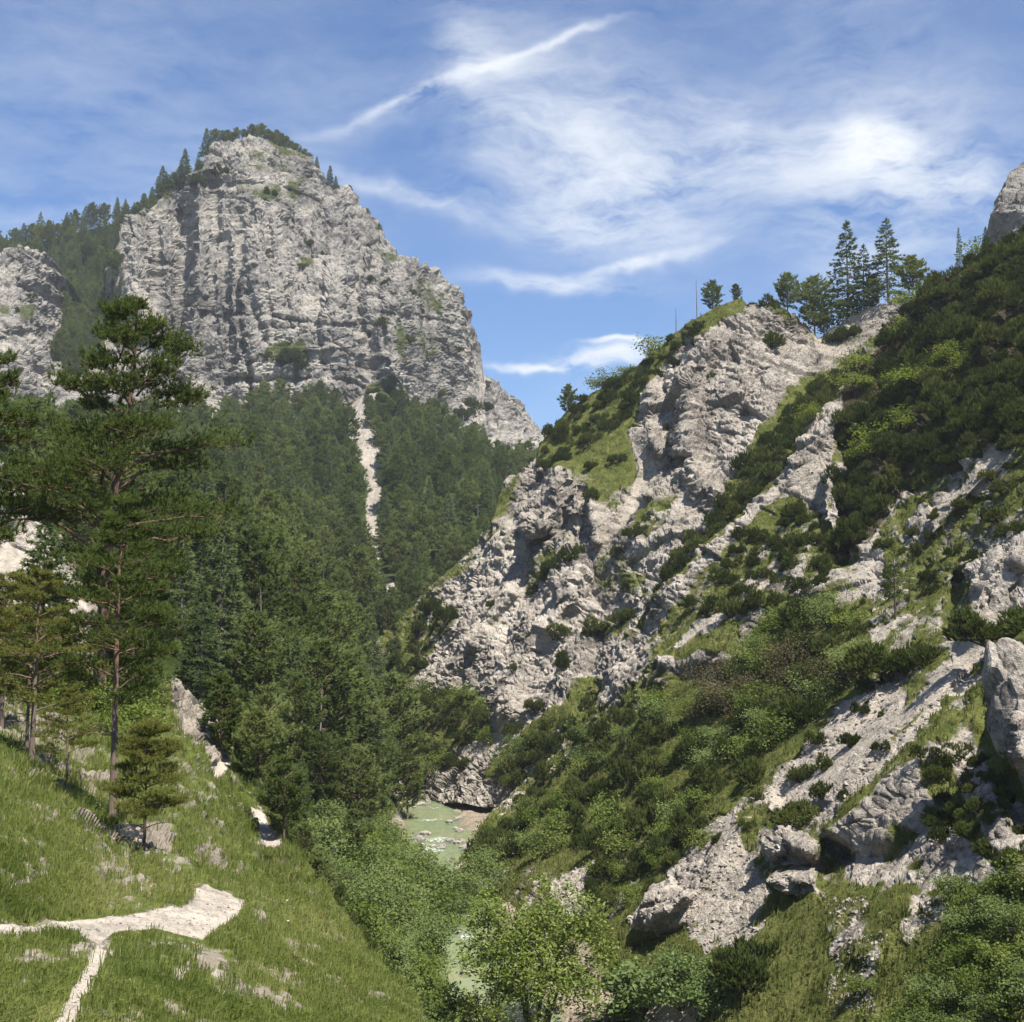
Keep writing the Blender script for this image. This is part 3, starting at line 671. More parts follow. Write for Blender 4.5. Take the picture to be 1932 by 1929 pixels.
# near meadow slope on the left with the footpath
PATHS = [[(-420, 1760), (-60, 1745), (68, 1741), (149, 1734), (273, 1722), (345, 1713), (372, 1692), (372, 1672), (400, 1672), (430, 1681), (463, 1698), (448, 1726), (412, 1752), (384, 1778), (342, 1770), (290, 1757), (215, 1760), (190, 1784), (160, 1774), (150, 1752), (-60, 1768), (-420, 1785)],
         [(205, 1799), (179, 1852), (158, 1899), (130, 1945), (90, 1945), (126, 1890), (152, 1839), (171, 1810), (186, 1780)],
         [(474, 1515), (500, 1530), (510, 1562), (531, 1579), (527, 1600), (500, 1604), (489, 1574), (477, 1545)],
         [(397, 1442), (418, 1433), (441, 1436), (427, 1455), (410, 1466)],
         [(215, 1572), (265, 1570), (330, 1592), (322, 1606), (265, 1600), (240, 1592)]]
Sheet('meadow_slope',
      crest=[(-420, 1200), (-140, 1240), (0, 1262), (100, 1278), (250, 1286), (318, 1298), (345, 1318), (372, 1340), (396, 1362), (412, 1395), (424, 1428), (442, 1434), (480, 1452), (496, 1480), (512, 1520), (532, 1560), (552, 1605), (580, 1650), (640, 1720), (690, 1780), (740, 1850), (800, 1929), (860, 2010)],
      bottom=[(-420, 2100), (700, 2060), (860, 2080)],
      ctrl=[(-420, 1200, 56), (-420, 1420, 36), (-420, 1600, 18.5), (-420, 1760, 16), (-420, 2050, 10), (-140, 1240, 66), (100, 1278, 66), (318, 1298, 60), (396, 1362, 56), (442, 1434, 54), (496, 1480, 53), (532, 1565, 49), (580, 1650, 40), (640, 1720, 33), (740, 1850, 25), (860, 2010, 19),
            (60, 1440, 38), (0, 1400, 41), (125, 1480, 34.5), (210, 1555, 30), (275, 1598, 28.5), (320, 1500, 40), (400, 1520, 44), (450, 1620, 38), (500, 1600, 46), (410, 1455, 52), (350, 1380, 52), (-140, 1420, 42), (0, 1335, 49), (120, 1350, 49), (200, 1430, 44), (250, 1350, 53), (-140, 1330, 50),
            (100, 1500, 30), (0, 1450, 29), (200, 1600, 26.5), (100, 1650, 21.5), (-100, 1600, 21), (300, 1660, 24), (372, 1680, 24.4), (460, 1698, 24.6), (300, 1725, 21.5), (100, 1742, 19.6), (-100, 1750, 18.2), (400, 1760, 21), (160, 1800, 18), (120, 1929, 13.5), (-100, 1900, 14), (300, 1850, 17), (520, 1850, 19.5), (650, 1929, 18), (450, 2040, 13.5), (-100, 2040, 11)],
      step=2.7, mat=M_NEAR, back=(26, 1.25), disp=disp_near, base=(.70, 0, 0), patch=.9,
      masks=[([(0, 1320), (90, 1330), (210, 1480), (205, 1530), (110, 1460), (0, 1390)], 'e', .55, 16, 18), ([(318, 1298), (363, 1325), (397, 1361), (416, 1404), (425, 1435), (395, 1440), (374, 1399), (342, 1369), (330, 1335)], 'r', 1, 4, 6),
             ([(225, 1552), (300, 1545), (330, 1570), (326, 1604), (262, 1590), (232, 1578)], 'e', .9, 5, 8), ([(188, 1608), (265, 1620), (290, 1680), (200, 1700), (180, 1650)], 'e', .42, 14, 20), ([(40, 1600), (110, 1590), (120, 1650), (50, 1660)], 'e', .5, 14, 20), ([(0, 1640), (100, 1660), (80, 1700), (0, 1690)], 'e', .45, 14, 20), ([(60, 1510), (120, 1520), (110, 1560), (60, 1560)], 'e', .45, 10, 14),
             ([(470, 1805), (540, 1800), (578, 1860), (560, 1900), (480, 1890), (455, 1850)], 'e', .62, 22, 40), ([(380, 1790), (440, 1800), (420, 1860), (370, 1830)], 'e', .55, 20, 34), ([(300, 1870), (350, 1860), (360, 1929), (310, 1929)], 'e', .5, 20, 34), ([(320, 1600), (360, 1620), (370, 1650), (340, 1640)], 'e', .6, 8, 10), ([(440, 1610), (460, 1630), (450, 1650)], 'e', .6, 6, 8), ([(465, 1725), (500, 1735), (490, 1760)], 'e', .6, 10, 14), ([(200, 1880), (260, 1860), (280, 1929), (210, 1940)], 'e', .5, 20, 30), ([(20, 1800), (90, 1790), (110, 1850), (40, 1870)], 'e', .5, 20, 30), ([(560, 1760), (620, 1790), (600, 1850)], 'e', .45, 18, 26), ([(380, 1560), (430, 1580), (420, 1640), (370, 1620)], 'e', .5, 14, 24),
             ] + [(p, 'e', .55, 12, 14) for p in PATHS] + [(p, 's', 1, 5, 5) for p in PATHS[:4]] + [(PATHS[4], 'e', .95, 5, 5)])

# pale tower of rock beyond the right-hand crest
Sheet('far_crag',
      crest=[(1862, 475), (1872, 450), (1880, 425), (1886, 392), (1896, 372), (1902, 345), (1912, 326), (1920, 311), (1936, 306), (1960, 318), (2000, 330)],
      bottom=[(1862, 560), (2000, 560)],
      ctrl=[(1862, 475, 268), (1886, 392, 262), (1920, 311, 268), (2000, 330, 262), (1862, 560, 250), (2000, 560, 240), (1940, 420, 252)],
      step=2.0, mat=M_CLIFF, back=(40, 1.2), disp=lambda P, m, U, V: .45 * disp_cliff(P * 1.6, m, U, V))

# rows behind everything, so that the world does not end at the ridges
def outer_ground():
    xs = np.linspace(-900, 900, 60); ys = np.linspace(-60, 1500, 60)
    X, Y = np.meshgrid(xs, ys, indexing='ij'); P = np.stack([X, Y, 0 * X], -1).reshape(-1, 3)
    P[:, 2] = -34 + 6 * fbm(P, 120, 3, 5) - 12 * smooth(300, 900, P[:, 1])
    i = np.arange(59)[:, None] * 60 + np.arange(59)[None]
    F = np.stack([i, i + 60, i + 61, i + 1], -1).reshape(-1, 4)
    m = np.zeros((len(P), 4)); m[:, 0] = 1
    tag(link('ground', mesh_from('ground', P, F, M_FLOOR, {'mask': ('POINT', 'FLOAT_COLOR', m)}, True)), kind='structure')
outer_ground()
print('terrain', round(time.time() - T0, 1))

# ------------------------------------------------------------------ plants: kinds
M_BARK = bark_material('pine_bark', (.10, .075, .055), (.19, .14, .10), .12, (.25, .155, .10), 4, 11)
M_BARK_GREY = bark_material('grey_bark', (.11, .10, .09), (.24, .22, .20), .08)
M_BARK_DARK = bark_material('dark_bark', (.045, .035, .028), (.10, .08, .06), .06)
M_PINE = leaf_material('pine_needles', (0.068, 0.095, 0.03), (0.15, 0.192, 0.068), (0.235, 0.265, 0.105), 0.44, 0.6)
M_SPRUCE = leaf_material('spruce_needles', (0.06, 0.09, 0.038), (0.128, 0.17, 0.072), (0.2, 0.235, 0.105), 0.42, 0.6)
M_DWARF = leaf_material('dwarf_pine_needles', (0.022, 0.032, 0.009), (0.066, 0.086, 0.024), (0.165, 0.18, 0.056), 0.32, 0.5)
M_HERO = leaf_material('old_pine_needles', (0.044, 0.066, 0.017), (0.088, 0.12, 0.033), (0.155, 0.18, 0.058), 0.38, 0.05)
M_YPINE = leaf_material('yellowish_pine_needles', (0.08, 0.095, 0.02), (0.15, 0.16, 0.042), (0.225, 0.22, 0.07), 0.4, 0.25)
M_LARCH = leaf_material('larch_needles', (.055, .085, .020), (.10, .145, .035), (.16, .20, .06), .35, .1)
M_LEAF = leaf_material('green_leaves', (0.06, 0.092, 0.02), (0.13, 0.175, 0.042), (0.22, 0.25, 0.08), 0.42, 0.45)
M_WILLOW = leaf_material('grey_green_leaves', (.072, .108, .032), (.148, .195, .066), (.24, .275, .115), .42, .4)
M_BRIGHT = leaf_material('bright_green_leaves', (0.075, 0.115, 0.018), (0.15, 0.195, 0.04), (0.25, 0.28, 0.085), 0.42, 0.1)
M_BROWN = leaf_material('brownish_twigs', (0.049, 0.045, 0.022), (0.105, 0.092, 0.048), (0.168, 0.154, 0.077), .25, .4)

def pine_kind(name, H, Rm, cb, nb, seed, shape='pine', m=5, L=.42, w=.13, dens=3.2, leafmat=None, barkmat=None, up=None, lean=.02, keep=1.0, trunk_r=None, k=5):
    """Trunk with limbs, and a crown of needle brushes carried on them."""
    rng = np.random.default_rng(seed)
    T, C = Geo(), Geo()
    nz = 9
    z = np.linspace(-.6, H, nz)
    wob = np.cumsum(rng.normal(0, lean * H / nz, (nz, 2)), 0); wob -= wob[0]
    pts = np.c_[wob, z]; r0 = trunk_r or H * .0145
    T.tube(pts, r0 * np.linspace(1.15, .12, nz), k)
    ga = rng.uniform(0, 6)
    PP, AA = [], []
    for i in range(nb):
        f = ((i + rng.uniform(0, 1)) / nb)
        if rng.uniform() > keep: continue
        h = H * (cb + (1 - cb) * f * .985)
        ga += 2.4 + rng.normal(0, .35)
        if shape == 'spruce':
            l = Rm * ((1 - f) ** .85 * .95 + .06) * rng.uniform(.75, 1.15); el = R(-8 - 16 * (1 - f) + rng.normal(0, 6)); curl = .22
        else:
            l = Rm * (min(1, (f + .12) * 2.1) ** .7) * (1 - f ** 2.6 + .08) * rng.uniform(.55, 1.2); el = R((up or 18) + 30 * f + rng.normal(0, 10)); curl = .10
        p0 = np.array([np.interp(h, z, pts[:, 0]), np.interp(h, z, pts[:, 1]), h])
        dirh = np.array([math.cos(ga), math.sin(ga), 0]); lat = np.array([-math.sin(ga), math.cos(ga), 0])
        s = np.linspace(0, 1, 5)
        bp = p0 + dirh * (l * math.cos(el) * s)[:, None] + np.array([0, 0, 1.]) * (l * math.sin(el) * s + l * curl * s ** 2)[:, None] + lat * (rng.normal(0, .06) * l * s ** 2)[:, None]
        T.tube(bp, np.linspace(max(.012, .02 * l), .006, 5) * (1.0 + .5 * (shape != 'spruce')), 3)
        n = max(4, int(l * dens * rng.uniform(.8, 1.2) * 3))
        ss = rng.uniform(.18 if shape == 'spruce' else .32, 1.03, n) ** .8
        wd = .34 * l * np.sin(np.clip(ss * 1.0, 0, 1) * math.pi * .85 + .15) + .05
        off = rng.uniform(-1, 1, n)
        q = np.stack([np.interp(ss, s, bp[:, c]) for c in range(3)], 1) + lat * (off * wd)[:, None]
        q[:, 2] += (-.10 * np.abs(off) * wd + rng.normal(0, .05, n)) if shape == 'spruce' else (rng.normal(.05, .13, n) * min(1, l))
        a = dirh * .65 + lat * (off[:, None] * .8) + np.array([0, 0, .05 if shape == 'spruce' else .55])
        PP.append(q); AA.append(a)
    # leader
    tip = np.c_[rng.normal(0, .05, (6, 2)) + pts[-1, :2], np.linspace(H * .94, H * 1.0, 6)]
    PP.append(tip); AA.append(np.tile([0, 0, 1.], (6, 1)))
    C.needles(np.concatenate(PP), np.concatenate(AA), m, L, w, .42, rng, .15)
    return [('trunk', T.mesh(name + '_trunk', barkmat or M_BARK, True)), ('crown', C.mesh(name + '_crown', leafmat or M_PINE))]

def bush_kind(name, Rm, Hm, seed, n=420, m=6, L=.30, w=.075, mat=None, lobes=7, stems=14):
    """Dwarf mountain pine: a mat of upturned shoots in lobes."""
    rng = np.random.default_rng(seed); S, C = Geo(), Geo()
    PP, AA = [], []
    for k in range(lobes):
        a = rng.uniform(0, 6.28); rr = Rm * math.sqrt(rng.uniform(0, .75)); c = np.array([rr * math.cos(a), rr * math.sin(a), 0])
        lr = Rm * rng.uniform(.30, .52); lh = Hm * rng.uniform(.55, 1.1)
        q = n // lobes
        D = rng.normal(size=(q, 3)); D[:, 2] = np.abs(D[:, 2]); D /= np.linalg.norm(D, axis=1)[:, None]
        rad = rng.uniform(.55, 1.02, q)[:, None] ** .6
        P = c + D * rad * np.array([lr, lr, lh]); P[:, 2] -= .1
        PP.append(P); AA.append(D * .6 + np.array([0, 0, .75]))
        for j in range(stems // lobes + 1):
            e = P[rng.integers(0, q)]
            S.tube([np.array([c[0] * .4, c[1] * .4, -.5]), (c + e) * .45 + np.array([0, 0, -.05]), e], [.05, .035, .012], 3)
    C.needles(np.concatenate(PP), np.concatenate(AA), m, L, w, .38, rng, .2)
    return [('stems', S.mesh(name + '_stems', M_BARK_DARK)), ('foliage', C.mesh(name + '_foliage', mat or M_DWARF))]

def leafy_kind(name, Rm, Hm, seed, n=1500, size=.16, mat=None, lobes=9, bark=None, trunkfrac=.25):
    """Broad-leaved shrub: several stems, leaves gathered in sprays."""
    rng = np.random.default_rng(seed); S, C = Geo(), Geo(); PP = []
    for k in range(lobes):
        a = rng.uniform(0, 6.28); rr = Rm * math.sqrt(rng.uniform(0, .8)); hz = Hm * rng.uniform(trunkfrac + .05, .95) * (1 - .35 * (rr / Rm) ** 2)
        c = np.array([rr * math.cos(a), rr * math.sin(a), hz])
        S.tube([np.array([c[0] * .08, c[1] * .08, -.4]), c * np.array([.45, .45, .55]), c], [.028 * Hm ** .5, .02 * Hm ** .5, .008], 4)
        for j in range(5):
            e = c + rng.normal(0, .28 * Rm, 3) * np.array([1, 1, .7])
            S.tube([c * .8, e], [.01, .004], 3)
            q = n // (lobes * 5)
            PP.append(e + rng.normal(0, .13 * Rm + .08, (q, 3)) * np.array([1, 1, .65]))
    C.leaves(np.concatenate(PP), size, rng)
    return [('stems', S.mesh(name + '_stems', bark or M_BARK_DARK)), ('foliage', C.mesh(name + '_foliage', mat or M_LEAF))]

PINES = [pine_kind('pine', 11, 3.0 + .25 * i, .13 + .04 * (i % 3), 88, 100 + i, 'pine', m=6, w=.17) for i in range(5)]
SPRUCES = [pine_kind('spruce', 12, 2.5 + .25 * i, .08 + .03 * i, 100, 200 + i, 'spruce', m=6, L=.38, w=.16, leafmat=M_SPRUCE, barkmat=M_BARK_GREY) for i in range(4)]
SPARSE = [pine_kind('sparse_spruce', 12, 2.6 + .35 * i, .14, 88, 230 + i, 'spruce', L=.36, w=.14, dens=3.3, leafmat=M_SPRUCE, barkmat=M_BARK_GREY, keep=.9) for i in range(3)]
DWARFS = [bush_kind('dwarf_pine', 1.35, 1.15, 300 + i, n=560, lobes=5 + i, L=.26, w=.085) for i in range(5)]
LEAFY = [leafy_kind('leafy_shrub', 1.2, 1.7, 400 + i) for i in range(3)]
WILLOWS = [leafy_kind('willow_shrub', 1.3, 1.8, 420 + i, n=1900, size=.14, mat=M_WILLOW, bark=M_BARK_GREY) for i in range(3)]
BRIGHTS = [leafy_kind('bright_shrub', 1.1, 1.6, 440 + i, mat=M_BRIGHT, n=1000) for i in range(2)]
BROWNS = [leafy_kind('brown_shrub', 1.4, 1.3, 450, mat=M_BROWN, n=1500, size=.11)]

def place(kind, name, loc, scale, label, cat, group=None, rz=None, sz=None, tilt=0.0):
    e = bpy.data.objects.new(name, None); col.objects.link(e)
    e.empty_display_size = .2
    e.location = tuple(float(q) for q in loc)
    e.rotation_euler = (random.uniform(-tilt, tilt), random.uniform(-tilt, tilt), random.uniform(0, 6.28) if rz is None else rz)
    e.scale = (scale, scale, scale * (sz or 1))
    tag(e, label, cat, group)
    for pn, me in kind:
        o = bpy.data.objects.new(pn, me); col.objects.link(o); o.parent = e
    return e

def height_of(kind): 
    me = kind[-1][1]; a = np.empty(len(me.vertices) * 3, np.float32); me.vertices.foreach_get('co', a); return float(a.reshape(-1, 3)[:, 2].max())
HT = {}
def kh(kind):
    k = kind[-1][1].name
    if k not in HT: HT[k] = height_of(kind)
    return HT[k]

def stand(kind, sheet, u, v, px, name, label, cat, group=None, rz=None, wide=1.0, sink=.1, dd=0.0, tilt=.02):
    """Stand a plant on a sheet at picture position (u, v); px = its height in picture units."""
    p = SHEETS[sheet].at(u, v)
    _, _, d = project(p)
    p = p + (at(u, v, d + dd) - at(u, v, d))
    h = px * (d + dd) / FPX; s = h / kh(kind)
    return place(kind, name, p - np.array([0, 0, sink * min(1, h / 3)]), s * wide, label, cat, group, rz, 1 / wide, tilt)

def scatter(sheet, poly, n, gap, rng, maskcut=None, bias=None):
    """Points on a sheet inside a picture polygon, at least gap metres apart."""
    S = SHEETS[sheet]; poly = np.asarray(poly, float)
    lo, hi = poly.min(0), poly.max(0); out = []; kept = np.zeros((0, 3)); tries = 0
    while len(out) < n and tries < n * 30:
        u, v = rng.uniform(lo[0], hi[0], 64), rng.uniform(lo[1], hi[1], 64)
        ok = poly_sd(u, v, poly) > 0
        for a, b in zip(u[ok], v[ok]):
            tries += 1
            p = S.at(a, b)
            if len(kept) and (np.linalg.norm(kept - p, axis=1) < gap).any(): continue
            kept = np.vstack([kept, p]); out.append((a, b, p))
            if len(out) >= n: break
        tries += 8
    return out

# ------------------------------------------------------------------ forest on the far valley side
rngF = np.random.default_rng(5)
def zone(u, v):
    if v < 1130: return 'right of the pale scree gully' if u > 705 else ('left of the pale scree gully' if u > 480 else 'behind the large old pine')
    return 'beside the stream at the foot of the white spur' if u > 620 else ('on the lower slope beyond the meadow' if u > 400 else 'behind the near pines at the left')
def forest():
    S = SHEETS['wooded_slope']; P = S.P[:, :S.nv]
    du = P[1:, :-1] - P[:-1, :-1]; dv = P[:-1, 1:] - P[:-1, :-1]
    area = np.linalg.norm(np.cross(du, dv), axis=2)
    C = P[:-1, :-1]; U, V, D = project(C)
    gul, _ = line_d(U, V, [(690, 735), (672, 800), (672, 835), (696, 870), (705, 940), (700, 1000), (695, 1060), (715, 1100), (745, 1130)])
    ok = (D > 66) & (gul > 26) & (U > -60) & (U < 1020) & ~((U > 680) & (V > 1545)) & ~((U > 560) & (V > 1600)) & ~((V < 800) & (U > 640) & (U < 790))
    ok &= ~((V < 845) & (U < 420))
    E = SHEETS['meadow_slope']
    ec = np.interp(U, E.us, E.top)
    ok &= (V < ec + 40)
    ok &= poly_sd(U, V, [(700, 1390), (758, 1365), (768, 1445), (718, 1462)]) < 0
    ok &= C[..., 2] > -23.5
    w = (area * ok).ravel(); w = w / w.sum()
    cand = rngF.choice(len(w), 9000, p=w)
    pts = C.reshape(-1, 3)[cand]; dd = D.ravel()[cand]; uu = U.ravel()[cand]; vv = V.ravel()[cand]
    kept = []; cell = {}
    for i in range(len(pts)):
        p = pts[i]; g = 4.2 if dd[i] < 200 else 5.2
        key = (int(p[0] // 6), int(p[1] // 6)); bad = False
        for a in (-1, 0, 1):
            for b in (-1, 0, 1):
                for j in cell.get((key[0] + a, key[1] + b), ()):
                    if np.hypot(*(pts[j][:2] - p[:2])) < g: bad = True; break
        if bad: continue
        cell.setdefault(key, []).append(i); kept.append(i)
    kept.sort(key=lambda i: dd[i])
    npine = nspr = 0; rest = []
    for i in kept:
        spruce = rngF.uniform() < .34
        H = np.clip(rngF.normal(11.3, 3.0), 5.5, 18)
        if dd[i] < 110: H *= .75
        if spruce and nspr < 250:
            kd = SPRUCES[rngF.integers(0, 4)]; nspr += 1
            z = zone(uu[i], vv[i]); place(kd, 'spruce_tree', pts[i] - [0, 0, .2], H / kh(kd), 'dark pointed spruce in the wood ' + z, 'tree', 'spruces of the wood ' + z, tilt=.03)
        elif not spruce and npine < 290:
            kd = PINES[rngF.integers(0, 5)]; npine += 1
            z = zone(uu[i], vv[i]); place(kd, 'pine_tree', pts[i] - [0, 0, .2], H / kh(kd), 'green round-crowned pine in the wood ' + z, 'tree', 'pines of the wood ' + z, tilt=.04)
        else: rest.append((pts[i], H, spruce))
    print('forest', len(kept), npine, nspr, len(rest))
    return rest

def instances(name, sources, items, label, cat):
    """items: (point, scale, rotation z, index of the source). One mass nobody could count, drawn from the kinds already standing."""
    P = np.array([q[0] for q in items]); n = len(P)
    me = bpy.data.meshes.new(name); me.vertices.add(n); me.vertices.foreach_set('co', P.astype(np.float32).ravel())
    for an, typ, data in (('scl', 'FLOAT', [q[1] for q in items]), ('rz', 'FLOAT', [q[2] for q in items]), ('pick', 'INT', [q[3] for q in items])):
        a = me.attributes.new(an, typ, 'POINT'); a.data.foreach_set('value', np.array(data, np.int32 if typ == 'INT' else np.float32))
    o = tag(link(name, me), label, cat, kind='stuff')
    g = bpy.data.node_groups.new(name, 'GeometryNodeTree')
    g.interface.new_socket('Geometry', in_out='INPUT', socket_type='NodeSocketGeometry'); g.interface.new_socket('Geometry', in_out='OUTPUT', socket_type='NodeSocketGeometry')
    N, L = g.nodes, g.links
    gi, go = N.new('NodeGroupInput'), N.new('NodeGroupOutput'); j = N.new('GeometryNodeJoinGeometry'); ip = N.new('GeometryNodeInstanceOnPoints')
    for s in reversed(sources):
        oi = N.new('GeometryNodeObjectInfo'); oi.inputs[0].default_value = s; oi.inputs['As Instance'].default_value = True; oi.transform_space = 'ORIGINAL'
        L.new(oi.outputs['Geometry'], j.inputs[0])
    def attr(nm, t):
        a = N.new('GeometryNodeInputNamedAttribute'); a.data_type = t; a.inputs[0].default_value = nm; return a.outputs[0]
    cx = N.new('ShaderNodeCombineXYZ'); L.new(attr('rz', 'FLOAT'), cx.inputs[2])
    er = N.new('FunctionNodeEulerToRotation'); L.new(cx.outputs[0], er.inputs[0])
    L.new(gi.outputs[0], ip.inputs['Points']); L.new(j.outputs[0], ip.inputs['Instance']); ip.inputs['Pick Instance'].default_value = True
    L.new(attr('pick', 'INT'), ip.inputs['Instance Index']); L.new(er.outputs[0], ip.inputs['Rotation']); L.new(attr('scl', 'FLOAT'), ip.inputs['Scale'])
    L.new(ip.outputs[0], go.inputs[0])
    o.modifiers.new('scatter', 'NODES').node_group = g
    return o

def first_part(stem, part):
    seen, out = set(), []
    for o in bpy.data.objects:
        if o.type == 'MESH' and o.name.split('.')[0] == part and o.data.name.startswith(stem) and o.data.name not in seen:
            seen.add(o.data.name); out.append(o)
    return out

rest = forest()
# wooded ridge behind the cliff on the left, and the gully that climbs to it
ridge = scatter('wooded_ridge', [(-60, 480), (100, 450), (290, 395), (345, 352), (380, 330), (400, 420), (240, 560), (100, 640), (-60, 640)], 300, 4.2, rngF)
ridge.sort(key=lambda q: q[2][1])
for u, v, p in ridge:
    sp = rngF.uniform() < .65; kd = (SPRUCES + SPARSE)[rngF.integers(0, 7)] if sp else PINES[rngF.integers(0, 5)]
    H = rngF.uniform(9, 16)
    place(kd, 'ridge_spruce' if sp else 'ridge_pine', p - np.array([0, 0, .3]), H / kh(kd),
          ('slim spruce' if sp else 'round-crowned pine') + ' on the wooded ridge running up behind the cliff', 'tree', ('spruces' if sp else 'pines') + ' on the far wooded ridge', tilt=.03)
for u, v, p in scatter('mountain', [(128, 560), (165, 590), (205, 520), (222, 510), (228, 560), (205, 600), (190, 680), (150, 720), (100, 700)], 70, 3.6, rngF):
    kd = SPRUCES[rngF.integers(0, 4)] if rngF.uniform() < .5 else PINES[rngF.integers(0, 5)]
    place(kd, 'gully_conifer', p - np.array([0, 0, .5]), rngF.uniform(7, 13) / kh(kd), 'dark conifer in the gully beside the small left cliff', 'tree', 'conifers in the gully left of the cliff')
if rest:
    sc = first_part('pine', 'crown')[:5] + first_part('spruce', 'crown')[:4]
    npn = len(first_part('pine', 'crown')[:5])
    items = []
    for p, H, s in rest:
        k = int(rngF.integers(npn, len(sc))) if s else int(rngF.integers(0, npn))
        items.append((p, H / (12 if s else 11), rngF.uniform(0, 6.28), k))
    instances('distant_forest', sc, items, 'dense dark green wood filling the slope under the cliff', 'forest')

# trees on the cliff top
TOP = [(388, 292, 62, 's'), (348, 326, 60, 's'), (300, 372, 72, 's'), (322, 350, 40, 'p'), (336, 338, 34, 'p'), (372, 316, 28, 'p'), (408, 276, 34, 'p'), (428, 272, 36, 'p'), (446, 268, 30, 'p'), (474, 272, 34, 'p'), (490, 272, 36, 'p'), (506, 272, 34, 'p'), (522, 276, 38, 'p'), (542, 284, 36, 'p'), (560, 290, 28, 'p'), (576, 296, 24, 'p'), (598, 316, 30, 's'), (624, 354, 52, 's'), (640, 362, 26, 'p'), (668, 382, 22, 'p'), (690, 412, 24, 'p'), (716, 446, 26, 'p'), (276, 392, 44, 's'), (262, 398, 36, 'p'), (398, 282, 30, 's'), (418, 272, 40, 's'), (438, 270, 28, 'p'), (460, 270, 28, 'p'), (482, 274, 30, 'p'), (514, 276, 34, 'p'), (532, 282, 38, 'p'), (552, 290, 34, 'p'), (568, 296, 30, 's'), (584, 304, 24, 'p'), (610, 335, 26, 'p'), (634, 358, 36, 's'), (655, 368, 22, 'p'), (702, 430, 24, 's'), (312, 364, 50, 's'), (288, 384, 50, 's')]
for u, v, px, k in TOP:
    kd = SPRUCES[random.randrange(4)] if k == 's' else PINES[random.randrange(5)]
    stand(kd, 'mountain', u, v, px, 'cliff_top_tree', ('slim spruce' if k == 's' else 'dark pine') + ' silhouetted on the skyline of the grey cliff', 'tree', ('spruces' if k == 's' else 'pines') + ' on the cliff top', dd=4, sink=1.5, wide=1.15)
# bushes clinging to the cliff
CB = [(510, 362, 14), (540, 668, 20), (555, 676, 22), (528, 682, 18), (568, 690, 16), (505, 672, 14), (580, 462, 16), (574, 510, 14), (700, 536, 10), (735, 540, 12), (780, 548, 12), (742, 562, 10), (725, 610, 16), (800, 585, 12), (640, 790, 22), (655, 782, 22), (620, 786, 16), (875, 780, 22), (890, 766, 22), (915, 770, 14), (120, 545, 14), (30, 585, 12), (60, 560, 10), (360, 345, 20), (335, 345, 22), (410, 318, 18), (690, 640, 12), (860, 660, 10), (830, 740, 12), (770, 640, 14), (610, 480, 10), (450, 545, 10), (985, 800, 10)]
for i, (u, v, px) in enumerate(CB):
    stand(DWARFS[i % 5], 'mountain', u, v, px, 'cliff_bush', 'small dark bush clinging to a ledge of the grey cliff', 'bush', 'bushes on the cliff face', sink=.5)
for u, v, p in scatter('wooded_slope', [(692, 722), (738, 722), (785, 800), (815, 850), (720, 855), (700, 800), (682, 770)], 34, 4.0, rngF):
    place(DWARFS[rngF.integers(0, 5)], 'dwarf_pine', p - np.array([0, 0, .3]), rngF.uniform(2.0, 3.0), 'dark dwarf pine on the green knoll at the foot of the cliff', 'bush', 'dwarf pines on the knoll below the cliff')

# ------------------------------------------------------------------ white spur: crest trees and bushes
SPUR = [
    (1075, 786, 70, PINES[1], 'pine_tree', 'lone thin pine at the low end of the spur, against the sky', 'pine'),
    (1146, 728, 48, LEAFY[0], 'leafy_tree', 'small leafy tree on the spur skyline next to the little white cloud', 'tree'),
    (1185, 705, 26, LEAFY[2], 'leafy_shrub', 'low leafy shrub on the spur skyline uphill of the small leafy tree', 'shrub'),
    (1240, 676, 56, LEAFY[1], 'leafy_tree', 'large dark bushy tree on the spur skyline below the bare pole-like snag', 'tree'),
    (1345, 588, 68, PINES[3], 'pine_tree', 'windswept pine beside the taller dead snag on the white spur', 'pine'),
    (1388, 570, 42, PINES[0], 'pine_tree', 'flat-topped dark pine on the highest point of the white spur', 'pine'),
    (1442, 574, 32, DWARFS[0], 'dwarf_pine', 'round dark bush on top of the white cliff', 'bush'),
    (1446, 640, 30, DWARFS[2], 'dwarf_pine', 'single round bush in the middle of the bare white cliff below the crest', 'bush'),
    (1492, 590, 88, PINES[2], 'pine_tree', 'broad round pine standing just left of the tall spruces on the crest', 'pine'),
    (1540, 618, 122, PINES[4], 'pine_tree', 'slender pine between the broad round pine and the tall spruces', 'pine'),
    (1600, 600, 200, SPARSE[1], 'spruce_tree', 'tall open spruce, left one of the two tallest on the crest', 'spruce'),
    (1628, 590, 142, SPARSE[0], 'spruce_tree', 'shorter spruce standing between the two tallest on the crest', 'spruce'),
    (1672, 566, 172, SPARSE[2], 'spruce_tree', 'tall open spruce, right one of the two tallest on the crest', 'spruce'),
    (1648, 580, 70, PINES[0], 'pine_tree', 'small dark pine at the foot of the two tallest spruces', 'pine'),
    (1575, 612, 62, LEAFY[1], 'leafy_tree', 'leafy bush at the foot of the left tall spruce', 'shrub'),
    (1552, 628, 60, PINES[1], 'pine_tree', 'small bushy pine in the saddle above the bare beige gully', 'pine'),
]
for u, v, px, kd, nm, lab, cat in SPUR:
    stand(kd, 'rocky_spur', u, v, px, nm, lab, cat, dd=1.5, sink=.6, wide=1.1)
stand(PINES[2], 'right_slope', 1720, 566, 92, 'pine_tree', 'rounded pine where the dark thicket meets the skyline, beside the tallest spruces', 'pine', dd=2, wide=1.2)
stand(SPARSE[0], 'right_slope', 1806, 505, 84, 'spruce_tree', 'thin half-bare spruce alone on the right skyline', 'spruce', dd=1, wide=.6)
